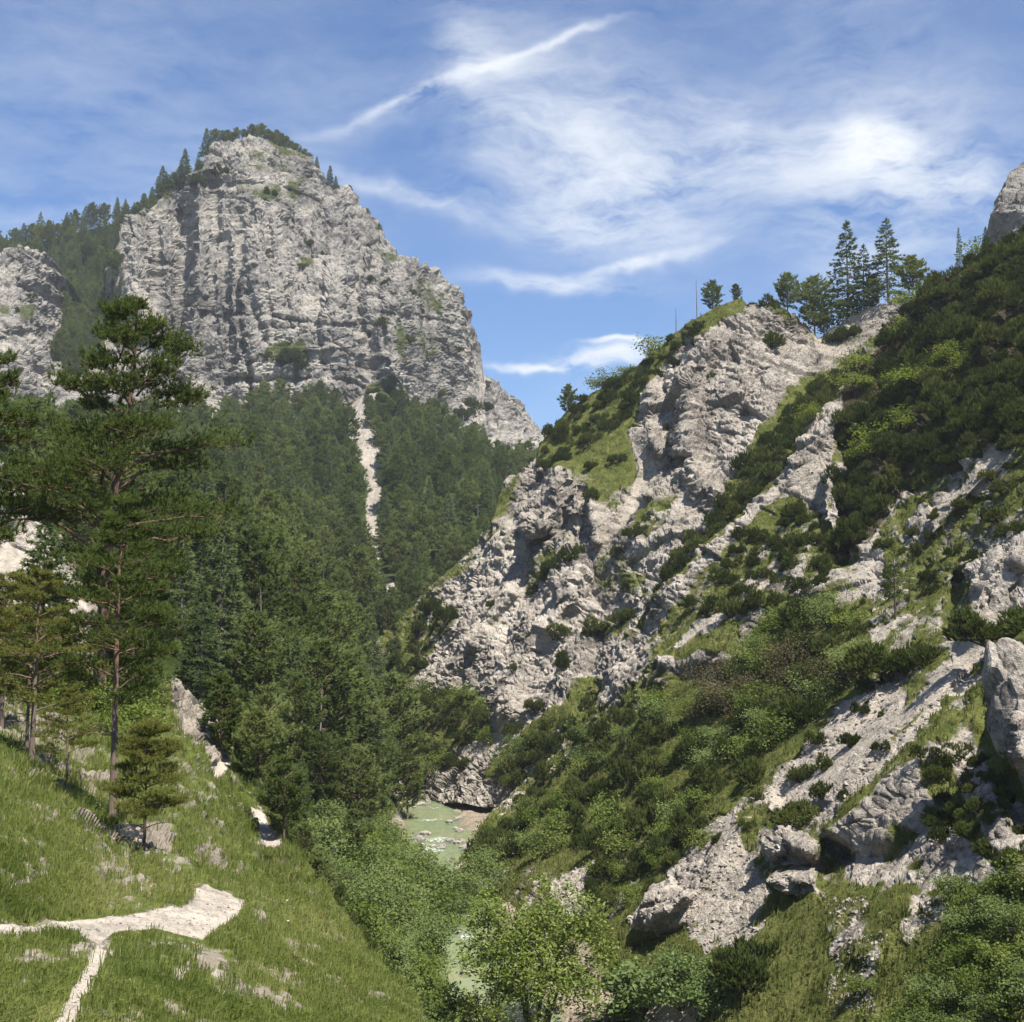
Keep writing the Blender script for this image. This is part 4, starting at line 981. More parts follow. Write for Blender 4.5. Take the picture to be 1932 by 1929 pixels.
stand(BRIGHTS[0], 'right_slope', 1838, 490, 58, 'leafy_tree', 'bright leafy tree beside the thin half-bare spruce on the right skyline', 'tree', wide=.8)
stand(SPRUCES[1], 'right_slope', 1862, 482, 56, 'spruce_tree', 'small spruce just below the rock tower', 'spruce')

def snag(u, v, px, sheet, label, seed):
    rng = np.random.default_rng(seed); p = SHEETS[sheet].at(u, v); d = project(p)[2]; H = px * d / FPX
    g = Geo(); g.tube([(0, 0, -.6), (.03, 0, H * .5), (0, .04, H)], [.11, .08, .02], 5)
    b = Geo()
    for k in range(14):
        h = H * rng.uniform(.25, .95); a = rng.uniform(0, 6.28); l = rng.uniform(.15, .45)
        b.tube([(0, 0, h), (l * math.cos(a), l * math.sin(a), h + rng.uniform(-.1, .12))], [.02, .006], 3)
    e = place([('trunk', g.mesh('snag_trunk', M_BARK_GREY)), ('broken_branches', b.mesh('snag_branches', M_BARK_GREY))], 'dead_snag', p, 1, label, 'dead tree')
snag(1316, 612, 86, 'rocky_spur', 'taller bare dead trunk on the skyline of the white spur', 1)
snag(1278, 640, 58, 'rocky_spur', 'shorter bare dead trunk lower down the spur skyline', 2)

def wood_snags():
    kinds = []
    for k in range(3):
        rng = np.random.default_rng(900 + k); g, b = Geo(), Geo(); g.tube([(0, 0, -.6), (.15, .05, 4.5), (.1, .2, 9.5)], [.15, .10, .025], 5)
        for q in range(26):
            h = rng.uniform(2.5, 9.2); a = rng.uniform(0, 6.28); l = rng.uniform(.4, 1.5) * (1 - h / 12)
            b.tube([(.1, .1, h), (.1 + l * .6 * math.cos(a), .1 + l * .6 * math.sin(a), h + .05), (.1 + l * math.cos(a), .1 + l * math.sin(a), h - .12)], [.03, .02, .008], 3)
        kinds.append([('trunk', g.mesh('wood_snag_trunk', M_SNAG)), ('bare_branches', b.mesh('wood_snag_branches', M_SNAG))])
    for i, (u, v) in enumerate([(450, 980), (520, 1040), (560, 930), (610, 1100), (640, 990), (800, 1000), (850, 940), (900, 960), (770, 1080), (480, 1180), (560, 1230), (640, 1290), (690, 1380), (600, 1380), (420, 1100)]):
        p = SHEETS['wooded_slope'].at(u, v + 90 * 200 / project(SHEETS['wooded_slope'].at(u, v))[2])
        place(kinds[i % 3], 'dead_tree', p, random.uniform(.75, 1.05), 'bare grey dead tree standing among the live conifers of the wood', 'dead tree', 'dead trees in the wood')
M_SNAG = bark_material('bleached_bark', (.15, .135, .12), (.27, .25, .225), .08)
wood_snags()
rngB = np.random.default_rng(11)
def bushes(sheet, poly, n, gap, kinds, name, label, cat, group, smin, smax, sink=.25, collect=None):
    res = scatter(sheet, poly, n, gap, rngB)
    for u, v, p in res:
        kd = kinds[rngB.integers(0, len(kinds))]; s = rngB.uniform(smin, smax)
        place(kd, name, p - np.array([0, 0, sink * s]), s, label, cat, group, tilt=.12)
    return len(res)
cnt = {}
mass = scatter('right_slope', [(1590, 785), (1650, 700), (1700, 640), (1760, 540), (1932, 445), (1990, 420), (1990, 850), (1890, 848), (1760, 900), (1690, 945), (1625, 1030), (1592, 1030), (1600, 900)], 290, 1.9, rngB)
cnt['band'] = bushes('rocky_spur', [(1510, 752), (1570, 715), (1620, 700), (1570, 790), (1450, 940), (1340, 1070), (1258, 1140), (1240, 1115), (1285, 1055), (1372, 962), (1446, 830)], 75, 2.2, DWARFS, 'dwarf_pine', 'dark dwarf pine in the band between white spur and pale rib', 'bush', 'dwarf pines in the gully behind the pale rib', 1.3, 2.0)
cnt['rib'] = bushes('right_slope', [(1400, 1010), (1480, 945), (1560, 990), (1600, 1060), (1520, 1130), (1400, 1150), (1290, 1180), (1330, 1100)], 34, 2.0, DWARFS, 'dwarf_pine', 'dwarf pine on the grassy flank below the pale rib', 'bush', 'dwarf pines below the pale rib', .8, 1.5)
LOW = [(905, 1590), (1060, 1440), (1110, 1390), (1240, 1330), (1340, 1290), (1420, 1205), (1560, 1120), (1640, 1200), (1640, 1265), (1560, 1320), (1470, 1430), (1390, 1500), (1250, 1560), (1150, 1600), (1050, 1620), (930, 1640)]
cnt['low_d'] = bushes('right_slope', LOW, 66, 2.6, DWARFS, 'dwarf_pine', 'dark dwarf pine in the shrubby belt above the stream', 'bush', 'dwarf pines of the shrubby belt', 1.1, 1.9)
cnt['low_w'] = bushes('right_slope', LOW, 46, 2.6, WILLOWS + LEAFY, 'leafy_shrub', 'leafy shrub in the shrubby belt above the stream', 'shrub', 'leafy shrubs of the shrubby belt', 1.0, 1.7)
cnt['low_b'] = bushes('right_slope', [(1300, 1290), (1420, 1230), (1560, 1220), (1600, 1290), (1480, 1330), (1350, 1370)], 16, 2.4, BROWNS, 'brownish_shrub', 'brownish low shrub halfway up the right slope', 'shrub', 'brownish shrubs of the right slope', 1.2, 1.9)
cnt['near'] = bushes('right_slope', [(1150, 1610), (1250, 1580), (1330, 1540), (1320, 1600), (1260, 1660), (1180, 1720), (1110, 1720), (1100, 1660)], 22, 1.5, DWARFS + LEAFY, 'slope_shrub', 'green shrub beside the pale gravel chute above the stream', 'shrub', 'shrubs beside the gravel chute', .8, 1.4)
cnt['crest'] = bushes('rocky_spur', [(1030, 830), (1090, 765), (1200, 695), (1310, 608), (1345, 592), (1330, 615), (1225, 722), (1190, 790), (1100, 840), (1020, 890)], 44, 2.2, DWARFS, 'spur_bush', 'dark bush on the grassy back of the white spur', 'bush', 'bushes on the back of the spur', .8, 1.7)
cnt['spleft'] = bushes('rocky_spur', [(770, 1310), (890, 1300), (930, 1390), (880, 1440), (790, 1470)], 26, 2.4, DWARFS + LEAFY, 'bank_shrub', 'shrub on the far bank at the bend of the stream', 'shrub', 'shrubs at the stream bend', 1.0, 1.9)
cnt['spleft2'] = bushes('rocky_spur', [(690, 1280), (740, 1210), (830, 1130), (860, 1150), (800, 1260), (740, 1330)], 18, 2.4, DWARFS, 'dwarf_pine', 'dark bush on the left flank of the white spur', 'bush', 'bushes on the left flank of the spur', 1.0, 2.0)
cnt['spbase'] = bushes('rocky_spur', [(1070, 1340), (1240, 1300), (1240, 1430), (960, 1480), (930, 1440)], 36, 2.2, DWARFS + WILLOWS, 'slope_shrub', 'shrub along the foot of the white spur', 'shrub', 'shrubs at the foot of the spur', .9, 1.8)
SPOT = [(1073, 1052, 26), (1090, 1040, 22), (1047, 1072, 26), (1030, 1088, 20), (1003, 1116, 24), (1131, 1184, 32), (1120, 1195, 26), (1176, 1164, 26), (1190, 1158, 22), (1036, 1202, 26), (1073, 1246, 34), (1220, 1012, 22), (1205, 1018, 18), (1124, 933, 22), (1176, 1042, 18), (1183, 1100, 16), (1227, 990, 14), (1165, 868, 18), (1115, 880, 14), (930, 1140, 14), (1260, 800, 14), (1270, 770, 12), (1590, 640, 24), (1610, 632, 22), (1575, 645, 18), (1340, 715, 12), (1150, 1095, 12), (965, 1255, 12), (1010, 1330, 20), (975, 1380, 26)]
for i, (u, v, px) in enumerate(SPOT):
    stand(DWARFS[i % 5], 'rocky_spur', u, v, px, 'rock_bush', 'small bush growing on the bare rock of the white spur', 'bush', 'bushes on the bare rock of the spur', sink=.4)
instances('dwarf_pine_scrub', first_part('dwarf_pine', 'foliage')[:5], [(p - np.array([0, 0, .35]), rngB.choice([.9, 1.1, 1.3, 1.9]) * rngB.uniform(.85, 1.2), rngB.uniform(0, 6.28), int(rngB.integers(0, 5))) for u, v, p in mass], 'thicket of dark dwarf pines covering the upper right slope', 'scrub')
BIG = [(1535, 1176, 60, DWARFS[1], 'dwarf_pine', 'big dark dwarf pine on the slope left of the young larch', 'bush', 1.5),
       (1600, 1180, 40, BRIGHTS[1], 'leafy_shrub', 'bright yellow-green shrub between the big dwarf pine and the young larch', 'shrub', 1.2),
       (1705, 1252, 58, DWARFS[3], 'dwarf_pine', 'broad dark dwarf pine on open grass under the big boulder', 'bush', 1.5),
       (1740, 1240, 36, DWARFS[2], 'dwarf_pine', 'smaller dark dwarf pine touching the broad one on the open grass', 'bush', 1.3),
       (1436, 1838, 70, DWARFS[4], 'dwarf_pine', 'rounded green bush on the grass beside the lower gravel patch', 'bush', 1.2),
       (1745, 1915, 62, BRIGHTS[0], 'leafy_shrub', 'yellow-green leafy shrub at the bottom right of the slope', 'shrub', 1.3),
       (1640, 1880, 40, LEAFY[1], 'leafy_shrub', 'small leafy shrub above the lowest rock on the near right slope', 'shrub', 1.2),
       (1912, 1195, 66, DWARFS[0], 'dwarf_pine', 'dark bush hanging over the top of the big boulder', 'bush', 1.5),
       (1520, 1545, 42, DWARFS[2], 'dwarf_pine', 'dark bush just above the two rounded rocks', 'bush', 1.3),
       (1290, 1100, 0, None, '', '', '', 1)]
for u, v, px, kd, nm, lab, cat, w in BIG:
    if kd: stand(kd, 'right_slope', u, v, px, nm, lab, cat, wide=w, sink=.35)
cnt['br'] = bushes('right_slope', [(1790, 1690), (1932, 1650), (1990, 1700), (1990, 1990), (1680, 1990), (1800, 1850)], 30, 1.3, WILLOWS + LEAFY, 'leafy_shrub', 'leafy shrub in the thicket at the lower right corner', 'shrub', 'shrubs of the lower right corner', .55, 1.0)
cnt['brd'] = bushes('right_slope', [(1740, 1420), (1830, 1380), (1900, 1500), (1932, 1640), (1840, 1640), (1760, 1540)], 26, 1.1, DWARFS, 'rock_bush', 'dark low bush on the shaded rock under the big boulder', 'bush', 'bushes on the shaded rock', .4, .75)
cnt['gr'] = bushes('right_slope', [(1640, 1290), (1800, 1280), (1700, 1420), (1560, 1560), (1300, 1600), (1420, 1470)], 15, 2.4, DWARFS, 'dwarf_pine', 'small dwarf pine scattered on the stony grass of the right slope', 'bush', 'dwarf pines on the stony grass', .3, .95)
cnt['gr2'] = bushes('right_slope', [(1640, 1040), (1932, 860), (1932, 1000), (1800, 1080), (1700, 1160), (1620, 1140)], 26, 2.0, DWARFS, 'dwarf_pine', 'small bush on the broken ground under the upper thicket', 'bush', 'bushes under the upper thicket', .5, 1.0)
BR = [(1660, 845), (1700, 820), (1790, 688), (1800, 700), (1720, 740), (1610, 740), (1640, 880), (1720, 590), (1690, 640), (1850, 780), (1530, 650), (1610, 660)]
for u, v in BR:
    stand(BRIGHTS[random.randrange(2)], 'right_slope', u, max(v, 745 if u < 1600 else 0), random.uniform(30, 46), 'leafy_shrub', 'bright green leafy shrub among the dark dwarf pines of the upper thicket', 'shrub', 'bright shrubs in the upper thicket', wide=1.3, dd=-1.2, sink=-.5)
LARCH = pine_kind('larch', 6, 1.25, .35, 46, 500, 'spruce', m=4, L=.22, w=.05, leafmat=M_LARCH, barkmat=M_BARK_DARK, dens=3.6)
stand(LARCH, 'right_slope', 1689, 1168, 146, 'larch_tree', 'young pale green larch with a thin dark stem on the right slope', 'larch')
stand(LARCH, 'right_slope', 1714, 1132, 84, 'larch_tree', 'smaller pale larch just behind and right of the young one', 'larch', rz=2.0)

# ------------------------------------------------------------------ shrubs and trees on the left bank
LB = [(556, 1612), (640, 1560), (720, 1570), (745, 1610), (800, 1690), (812, 1760), (805, 1850), (830, 1935), (840, 1990), (790, 1990), (690, 1800), (600, 1690)]
cnt['lb'] = bushes('wooded_slope', LB, 74, 2.2, WILLOWS + LEAFY + WILLOWS, 'leafy_shrub', 'pale leafy shrub in the thicket between meadow and stream', 'shrub', 'shrubs of the left bank thicket', 1.0, 1.8)
cnt['lb2'] = bushes('wooded_slope', [(556, 1612), (640, 1690), (760, 1850), (820, 1929), (860, 1990), (780, 1990), (640, 1800)], 26, 1.6, DWARFS + LEAFY, 'bank_shrub', 'darker shrub at the edge of the meadow', 'shrub', 'dark shrubs along the meadow edge', .8, 1.3)
for i, (u, v, px, lab) in enumerate([(602, 1730, 130, 'small yellowish pine in the shrubs just beyond the meadow edge'), (655, 1640, 110, 'small pine among the shrubs above the stream, below the wood'), (560, 1650, 90, 'short pine at the meadow edge beside the far path bend')]):
    stand(PINES[i], 'wooded_slope', u, v, px, 'pine_tree', lab, 'pine', wide=1.25)
MID = [(425, 1420, 176, 'first slim pine right of the rock rib on the meadow'), (466, 1428, 88, 'short rounded pine between two slim trunks beyond the meadow crest'), (497, 1460, 168, 'slim pine with a long bare trunk on the meadow crest'), (535, 1585, 165, 'slim pine rising beside the far path bend'),
       (603, 1525, 150, 'dense pine in front of the wood above the leafy thicket'), (653, 1500, 240, 'tall reddish-stemmed pine of the wood near the stream'), (731, 1510, 250, 'tall pine standing by the pale scree at the stream'), (765, 1556, 150, 'dark pine leaning over the green pool'), (690, 1540, 170, 'pine on the bank just left of the one over the pool'), (600, 1470, 270, 'tall pine with a broad crown in the middle of the wood edge')]
for i, (u, v, px, lab) in enumerate(MID):
    sh = 'meadow_slope' if i in (0, 2, 3) else 'wooded_slope'
    stand(PINES[i % 5], sh, u, v, px, 'pine_tree', lab, 'pine', wide=1.1)
print('bushes', cnt, round(time.time() - T0, 1))

# ------------------------------------------------------------------ near trees
def near_pine(name, H, limbs, env, seed, cb=.3, mat=None, bark=None, r0=None, m=11, L=.16, w=.028, sub=9, tufts=13, bend=.02, el0=22, flat=.10, dead=0, trunkpts=None):
    rng = np.random.default_rng(seed); T, B, C = Geo(), Geo(), Geo()
    nz = 14; z = np.linspace(-.6, H, nz)
    if trunkpts is None:
        wob = np.cumsum(rng.normal(0, bend * H / nz, (nz, 2)), 0); wob -= wob[0]
    else:
        tp = np.array(trunkpts); wob = np.c_[np.interp(z / H, tp[:, 0], tp[:, 1]), np.interp(z / H, tp[:, 0], tp[:, 2])] * H
    pts = np.c_[wob, z]; r0 = r0 or .014 * H
    T.tube(pts, r0 * np.r_[1.25, np.linspace(1.0, .16, nz - 1)], 9)
    PP, AA = [], []; ga = rng.uniform(0, 6)
    for i in range(limbs + dead):
        isdead = i >= limbs
        f = (i + rng.uniform(.2, .8)) / limbs if not isdead else rng.uniform(0, .25)
        h = H * (cb + (1 - cb) * f * .98) if not isdead else H * (cb * .75 + .1 * f)
        ga += 2.4 + rng.normal(0, .4); l = env(f) * rng.uniform(.72, 1.15) * (.5 if isdead else 1)
        el = R(el0 + 30 * f ** 2 + rng.normal(0, 9))
        p0 = np.array([np.interp(h, z, pts[:, 0]), np.interp(h, z, pts[:, 1]), h])
        dh = np.array([math.cos(ga), math.sin(ga), 0]); lat = np.array([-math.sin(ga), math.cos(ga), 0])
        s = np.linspace(0, 1, 7); kink = np.cumsum(rng.normal(0, .035, 7)) * l
        bp = p0 + dh * (l * s * math.cos(el))[:, None] + lat * kink[:, None]
        bp[:, 2] += l * (math.sin(el) * s - .42 * math.sin(el) * s ** 2) + np.cumsum(rng.normal(0, .02, 7)) * l - (.06 * l * s ** 3)
        B.tube(bp, np.linspace(max(.018, .020 * l), .008, 7), 5)
        if isdead: continue
        tq = rng.uniform(.35, 1.02, tufts * 2); PP.append(np.stack([np.interp(tq, s, bp[:, c]) for c in range(3)], 1) + rng.normal(0, .07, (tufts * 2, 3))); AA.append(np.tile(dh * .4 + np.array([0, 0, .7]), (tufts * 2, 1)))
        for j in range(sub):
            q = rng.uniform(.16, 1.0) ** .75; side = 1 if j % 2 else -1
            b0 = np.array([np.interp(q, s, bp[:, c]) for c in range(3)])
            ang = R(rng.uniform(20, 70)) * side; dl = (.46 * l * (1.15 - .75 * q) + .15) * rng.uniform(.6, 1.2)
            dd = dh * math.cos(ang) + lat * math.sin(ang) + np.array([0, 0, rng.uniform(-.05, .35)])
            b1 = b0 + dd * dl * .55 + np.array([0, 0, .02]); b2 = b0 + dd * dl
            B.tube([b0, b1, b2], [.011 + .002 * l, .008, .004], 3)
            n = max(4, int(tufts * (.5 + dl)))
            t = rng.uniform(.30, 1.05, n); side2 = np.cross(dd, [0, 0, 1.]); side2 /= np.linalg.norm(side2) + 1e-9
            tp = b0 + dd * (dl * t)[:, None] + side2 * rng.normal(0, .16 * dl + .05, n)[:, None]
            tp[:, 2] += np.abs(rng.normal(0, flat, n)) * min(1.2, dl + .3)
            PP.append(tp); AA.append(np.tile(dd * .5 + np.array([0, 0, .7]), (n, 1)))
    C.needles(np.concatenate(PP), np.concatenate(AA), m, L, w, .5, rng, .1)
    return [('trunk', T.mesh(name + '_trunk', bark or M_BARK, True)), ('limbs', B.mesh(name + '_limbs', bark or M_BARK, True)), ('crown', C.mesh(name + '_crown', mat or M_HERO))]

M_BARK_RED = bark_material('red_pine_bark', (.10, .065, .048), (.20, .13, .095), .1)
M_BARK_SLIM = bark_material('slim_pine_bark', (.10, .08, .065), (.20, .15, .115), .05, (.22, .14, .095), 2.6, 5.0)
big = near_pine('old_pine', 18, 50, lambda f: 1.0 + 5.2 * min(1, (1.02 - f) * 1.5) ** .9 * min(1, .55 + f * 1.6), 31, cb=.24, bark=M_BARK_RED, r0=.30, m=9, L=.25, w=.055, sub=12, tufts=10, el0=18, flat=.26, dead=8,
                trunkpts=[(0, 0, 0), (.25, .004, 0), (.45, .016, .01), (.6, .030, .01), (.68, .048, .0), (.76, .055, .01), (.85, .062, 0), (1, .066, 0)])
stand(big, 'meadow_slope', 184, 1338, 800, 'old_pine', 'large old pine with wide gnarled reddish limbs in front of the grey cliff', 'pine', rz=0.3, tilt=0)
slim = near_pine('slim_pine', 8.9, 34, lambda f: .35 + 1.75 * (1.03 - f) ** .7 * min(1, .5 + 2 * f), 32, cb=.36, bark=M_BARK_SLIM, r0=.11, m=9, L=.15, w=.026, sub=8, tufts=13, el0=28, flat=.12, dead=9)
stand(slim, 'meadow_slope', 211, 1560, 655, 'pine_tree', 'slim pine with a long bare trunk, in front of the large old pine', 'pine', rz=1.0, tilt=0)
young = near_pine('young_pine', 3.4, 26, lambda f: .25 + .95 * (1.02 - f) ** .75, 33, cb=.30, bark=M_BARK_DARK, r0=.05, m=9, L=.12, w=.020, sub=7, tufts=18, el0=20, flat=.08, dead=3, bend=.03, mat=M_YPINE)
stand(young, 'meadow_slope', 274, 1603, 264, 'pine_tree', 'young dense pine with a thin dark stem beside the plank bridge', 'pine', rz=.5, tilt=0)
edge = [near_pine('edge_pine', 7, 26, lambda f: .5 + 2.0 * (1.02 - f) ** .7 * min(1, .6 + 1.5 * f), 34 + k, cb=.30 + .1 * k, bark=M_BARK_SLIM, r0=.10, m=8, L=.17, w=.034, sub=7, tufts=10, mat=M_YPINE if k == 0 else M_HERO, dead=6) for k in range(2)]
NEARP = [(60, 1447, 392, 0, 'yellow-green pine at the left edge, nearer of the two thick trunks'), (44, 1425, 250, 1, 'pine half hidden behind the thick trunk at the left edge'), (126, 1485, 200, 0, 'small thin pine between the left edge trunks and the slim pine'), (2, 1378, 310, 0, 'pine cut by the left edge of the picture'),
         (-78, 1335, 700, 1, 'tall dark pine whose crown reaches in at the left edge'), (160, 1330, 170, 1, 'pine in front of the pale crag on the left'), (250, 1345, 240, 1, 'dark pine behind the slim pine, left of the rock rib'), (286, 1310, 200, 1, 'dark pine at the top of the rock rib'), (-20, 1310, 200, 1, 'green pine under the pale crag at the left'), (78, 1300, 250, 0, 'yellowish thin pine standing before the pale crag')]
for u, v, px, k, lab in NEARP:
    stand(edge[k], 'meadow_slope', u, v, px, 'pine_tree', lab, 'pine', tilt=.03, wide=1.15 if px < 500 else .9)
for u, v, p in scatter('meadow_slope', [(230, 1300), (290, 1320), (300, 1400), (250, 1430), (215, 1400), (150, 1300)], 12, 1.2, rngB):
    place(LEAFY[rngB.integers(0, 3)], 'meadow_shrub', p - np.array([0, 0, .2]), rngB.uniform(.5, .9), 'low green shrub in the shade under the pines behind the meadow', 'shrub', 'shrubs under the near pines')
for u, v, p in scatter('meadow_slope', [(0, 1275), (220, 1300), (210, 1350), (0, 1320)], 12, 1.4, rngB):
    place(LEAFY[rngB.integers(0, 3)], 'meadow_shrub', p - np.array([0, 0, .2]), rngB.uniform(.6, 1.0), 'low green shrub below the pale crag at the left', 'shrub', 'shrubs below the left crag')

for u, v, q in [(158, 1512, .22), (172, 1524, .26), (184, 1536, .24), (196, 1548, .28), (205, 1556, .2)]:
    place(LEAFY[int(v) % 3], 'meadow_shrub', SHEETS['meadow_slope'].at(u, v) + np.array([0, -.25, -.05]), q, 'knee-high herb on the bank edge left of the plank bridge', 'plant', 'herbs along the bank edge')

# ------------------------------------------------------------------ leafy tree over the stream
def leafy_tree(name, H, Rm, seed, n, size, mat):
    rng = np.random.default_rng(seed); S, C = Geo(), Geo(); PP = []
    for k in range(7):
        a = k * 2.4 + rng.normal(0, .3); sp = rng.uniform(.25, .8) * Rm
        top = np.array([math.cos(a) * sp, math.sin(a) * sp, H * rng.uniform(.66, .88)])
        base = np.array([math.cos(a) * .25, math.sin(a) * .25, -.5])
        mid = base * .5 + top * .5 + rng.normal(0, .12, 3) * H * .12; mid[:2] *= .7
        tt = np.linspace(0, 1, 8)[:, None]
        cur = (1 - tt) ** 2 * base + 2 * tt * (1 - tt) * mid + tt ** 2 * top
        S.tube(cur, np.linspace(.12, .02, 8), 6)
        for j in range(9):
            q = rng.uniform(.5, 1.0); b0 = cur[int(q * 7)]
            e = b0 + np.array([math.cos(a) * .3, math.sin(a) * .3, .25]) * Rm * .5 + rng.normal(0, .33 * Rm, 3) * np.array([1, 1, .75])
            S.tube([b0, (b0 + e) / 2 + rng.normal(0, .08, 3), e], [.035, .02, .006], 4)
            for c in range(5):
                e2 = e + rng.normal(0, .17 * Rm, 3)
                S.tube([e, e2], [.008, .003], 3)
                PP.append(e2 + rng.normal(0, .075 * Rm, (n // 315, 3)))
    P = np.concatenate(PP); C.leaves(P, size, rng, .6)
    return [('stems', S.mesh(name + '_stems', M_BARK_DARK, True)), ('foliage', C.mesh(name + '_foliage', mat))]
M_TREE = leaf_material('fresh_green_leaves', (.080, .125, .022), (.165, .215, .050), (.29, .33, .11), .42, .04)
M_BEAM = leaf_material('whitebeam_leaves', (.050, .088, .024), (.110, .158, .050), (.20, .25, .11), .38, .25)
def on_floor(u, v, z=-24.75):
    q = at(u, v, 1.0); return q * (z / q[2])
lt = leafy_tree('riverside_tree', 8.4, 3.3, 61, 17000, .20, M_TREE)
p = on_floor(1012, 1960)
place(lt, 'leafy_tree', p, 1.18, 'fresh green leafy tree with several dark stems above the stream, bottom centre', 'tree', rz=.6)
lt2 = leafy_tree('riverside_sapling', 5.0, 1.7, 62, 3600, .19, M_TREE)
place(lt2, 'leafy_tree', on_floor(915, 1985), .8, 'smaller leafy tree at the left foot of the big leafy tree', 'tree')
beam = [leafy_kind('whitebeam', 1.3, 2.2, 470 + i, n=1700, size=.20, mat=M_BEAM, lobes=9) for i in range(2)]
for i, (u, v, px, lab) in enumerate([(1225, 1905, 120, 'large-leaved shrub right of the leafy tree by the gravel'), (1290, 1900, 112, 'large-leaved shrub in the middle of the three at the lower slope foot'), (1345, 1915, 80, 'large-leaved shrub touching the rounded green bush'), (1185, 1945, 90, 'low large-leaved shrub at the bottom edge beside the gravel bar'), (1330, 1850, 64, 'small large-leaved shrub up against the gravel chute'), (1270, 1830, 50, 'thin small shrub above the large-leaved shrubs')]):
    stand(beam[i % 2], 'right_slope', u, v, px, 'leafy_shrub', lab, 'shrub', wide=1.15)
for i in range(18):
    u, v = rngB.uniform(740, 935), rngB.uniform(1640, 2000)
    if poly_sd(np.array([u]), np.array([v]), [(770, 1640), (810, 1650), (826, 1720), (830, 1770), (826, 1860), (850, 1950), (870, 2000), (820, 2000), (750, 1800)])[0] < 0: continue
    kd = (WILLOWS + LEAFY)[rngB.integers(0, 6)]
    place(kd, 'streamside_shrub', on_floor(u, v, -24.6), rngB.uniform(1.2, 1.9), 'pale shrub overhanging the left edge of the stream', 'shrub', 'shrubs along the left edge of the stream')
for u, v, s in [(905, 1600, 1.5), (920, 1640, 1.4), (880, 1665, 1.3), (850, 1650, 1.6), (830, 1640, 1.5), (800, 1640, 1.5), (770, 1625, 1.6), (860, 1690, 1.2)]:
    place(WILLOWS[random.randrange(3)], 'streamside_shrub', on_floor(u, v + 52, -24.9), s * 1.2, 'grey-green willow shrub hiding the stream below the pool', 'shrub', 'willows below the pool')

# ------------------------------------------------------------------ grass
M_GRASS = leaf_material('meadow_grass', (.095, .130, .030), (.20, .235, .066), (.33, .325, .13), .42, 0)
M_STRAW = leaf_material('straw_grass', (.09, .125, .03), (.17, .20, .06), (.31, .29, .13), .42, 0)
M_GRASS2 = leaf_material('slope_grass', (.080, .102, .026), (.160, .178, .055), (.26, .25, .10), .38, 0)
def grass(name, sheets, n, blades, length, width, mat, label, seed, cut=.35, near=0, far=999):
    rng = np.random.default_rng(seed); VV, FF, RR = [], [], []; base = 0
    for sname, share in sheets:
        S = SHEETS[sname]; nu = S.P.shape[0]; nt = int(n * share)
        i = rng.integers(0, nu, nt * 2); j = rng.integers(0, S.nv, nt * 2)
        idx = i * S.P.shape[1] + j
        g = S.mask[idx, 0]; ok = (g > cut) & (rng.uniform(0, 1, len(g)) < g + .15); idx = idx[ok][:nt]
        P = S.P.reshape(-1, 3)[idx]
        okd = (P[:, 1] > near) & (P[:, 1] < far); P = P[okd]; idx = idx[okd]
        if sname == 'meadow_slope':
            pu, pv, _ = project(P); bad = np.zeros(len(P), bool)
            for q in PATHS:
                for dv in (0, 7, 13): bad |= poly_sd(pu + 6 * fbm(P, .3, 2, 9), pv - dv, q) > dv * .3
            P = P[~bad]
        clump = fbm(P, .9 * length / .3, 3, seed); keep = rng.uniform(-.55, .45, len(P)) < clump; P = P[keep]; clump = clump[keep]
        m = len(P); P = np.repeat(P, blades, 0); cl = np.repeat(clump, blades)
        k = len(P)
        sc = np.clip(P[:, 1] / 28, .8, 1.3) if sname == 'meadow_slope' else np.ones(k)
        P = P + rng.normal(0, .05, (k, 3)) * np.array([1, 1, .2]) * (length / .3)
        a = rng.uniform(0, 6.28, k); l = length * rng.uniform(.5, 1.25, k) * sc * (1 + .5 * np.clip(cl, -.6, .8))
        out = np.stack([np.cos(a), np.sin(a), 0 * a], 1) * rng.uniform(.15, .55, k)[:, None]
        out += np.array([.25, -.1, 0])          # the slope falls away to the right
        side = np.stack([-np.sin(a + 1), np.cos(a + 1), 0 * a], 1) * (width * sc / 2)[:, None]
        mid = P + np.stack([out[:, 0] * .3, out[:, 1] * .3, np.full(k, .62)], 1) * l[:, None]
        tip = P + np.stack([out[:, 0], out[:, 1], 1 - .45 * np.linalg.norm(out, axis=1)], 1) * l[:, None]
        V = np.stack([P - side, P + side, mid - side * .8, mid + side * .8, tip], 1).reshape(-1, 3)
        o = np.arange(k)[:, None] * 5 + base
        F = np.concatenate([o + np.array([0, 1, 3]), o + np.array([0, 3, 2]), o + np.array([2, 3, 4])], 0)
        tone = np.clip(.45 + .55 * np.repeat(fbm(P[::blades], 2.2, 3, seed + 3), blades) + rng.normal(0, .18, k), 0, 1)
        VV.append(V); FF.append(F); RR.append(np.tile(tone, 3)); base += len(V)
    me = mesh_from(name, np.concatenate(VV), np.concatenate(FF), mat, {'rnd': ('FACE', 'FLOAT', np.concatenate(RR))})
    print(name, len(me.polygons))
    return tag(link(name, me), label, 'grass', kind='stuff')
grass('meadow_grass', [('meadow_slope', 1.0)], 66000, 5, .21, .020, M_GRASS, 'long bright grass covering the near meadow slope', 71, cut=.14)
grass('meadow_tussocks', [('meadow_slope', 1.0)], 3400, 11, .30, .016, M_STRAW, 'taller straw-tipped tussocks in the meadow grass', 72)
grass('slope_grass', [('right_slope', .72), ('rocky_spur', .28)], 34000, 4, .42, .075, M_GRASS2, 'tussocky olive grass on the slopes across the stream', 73, cut=.42)

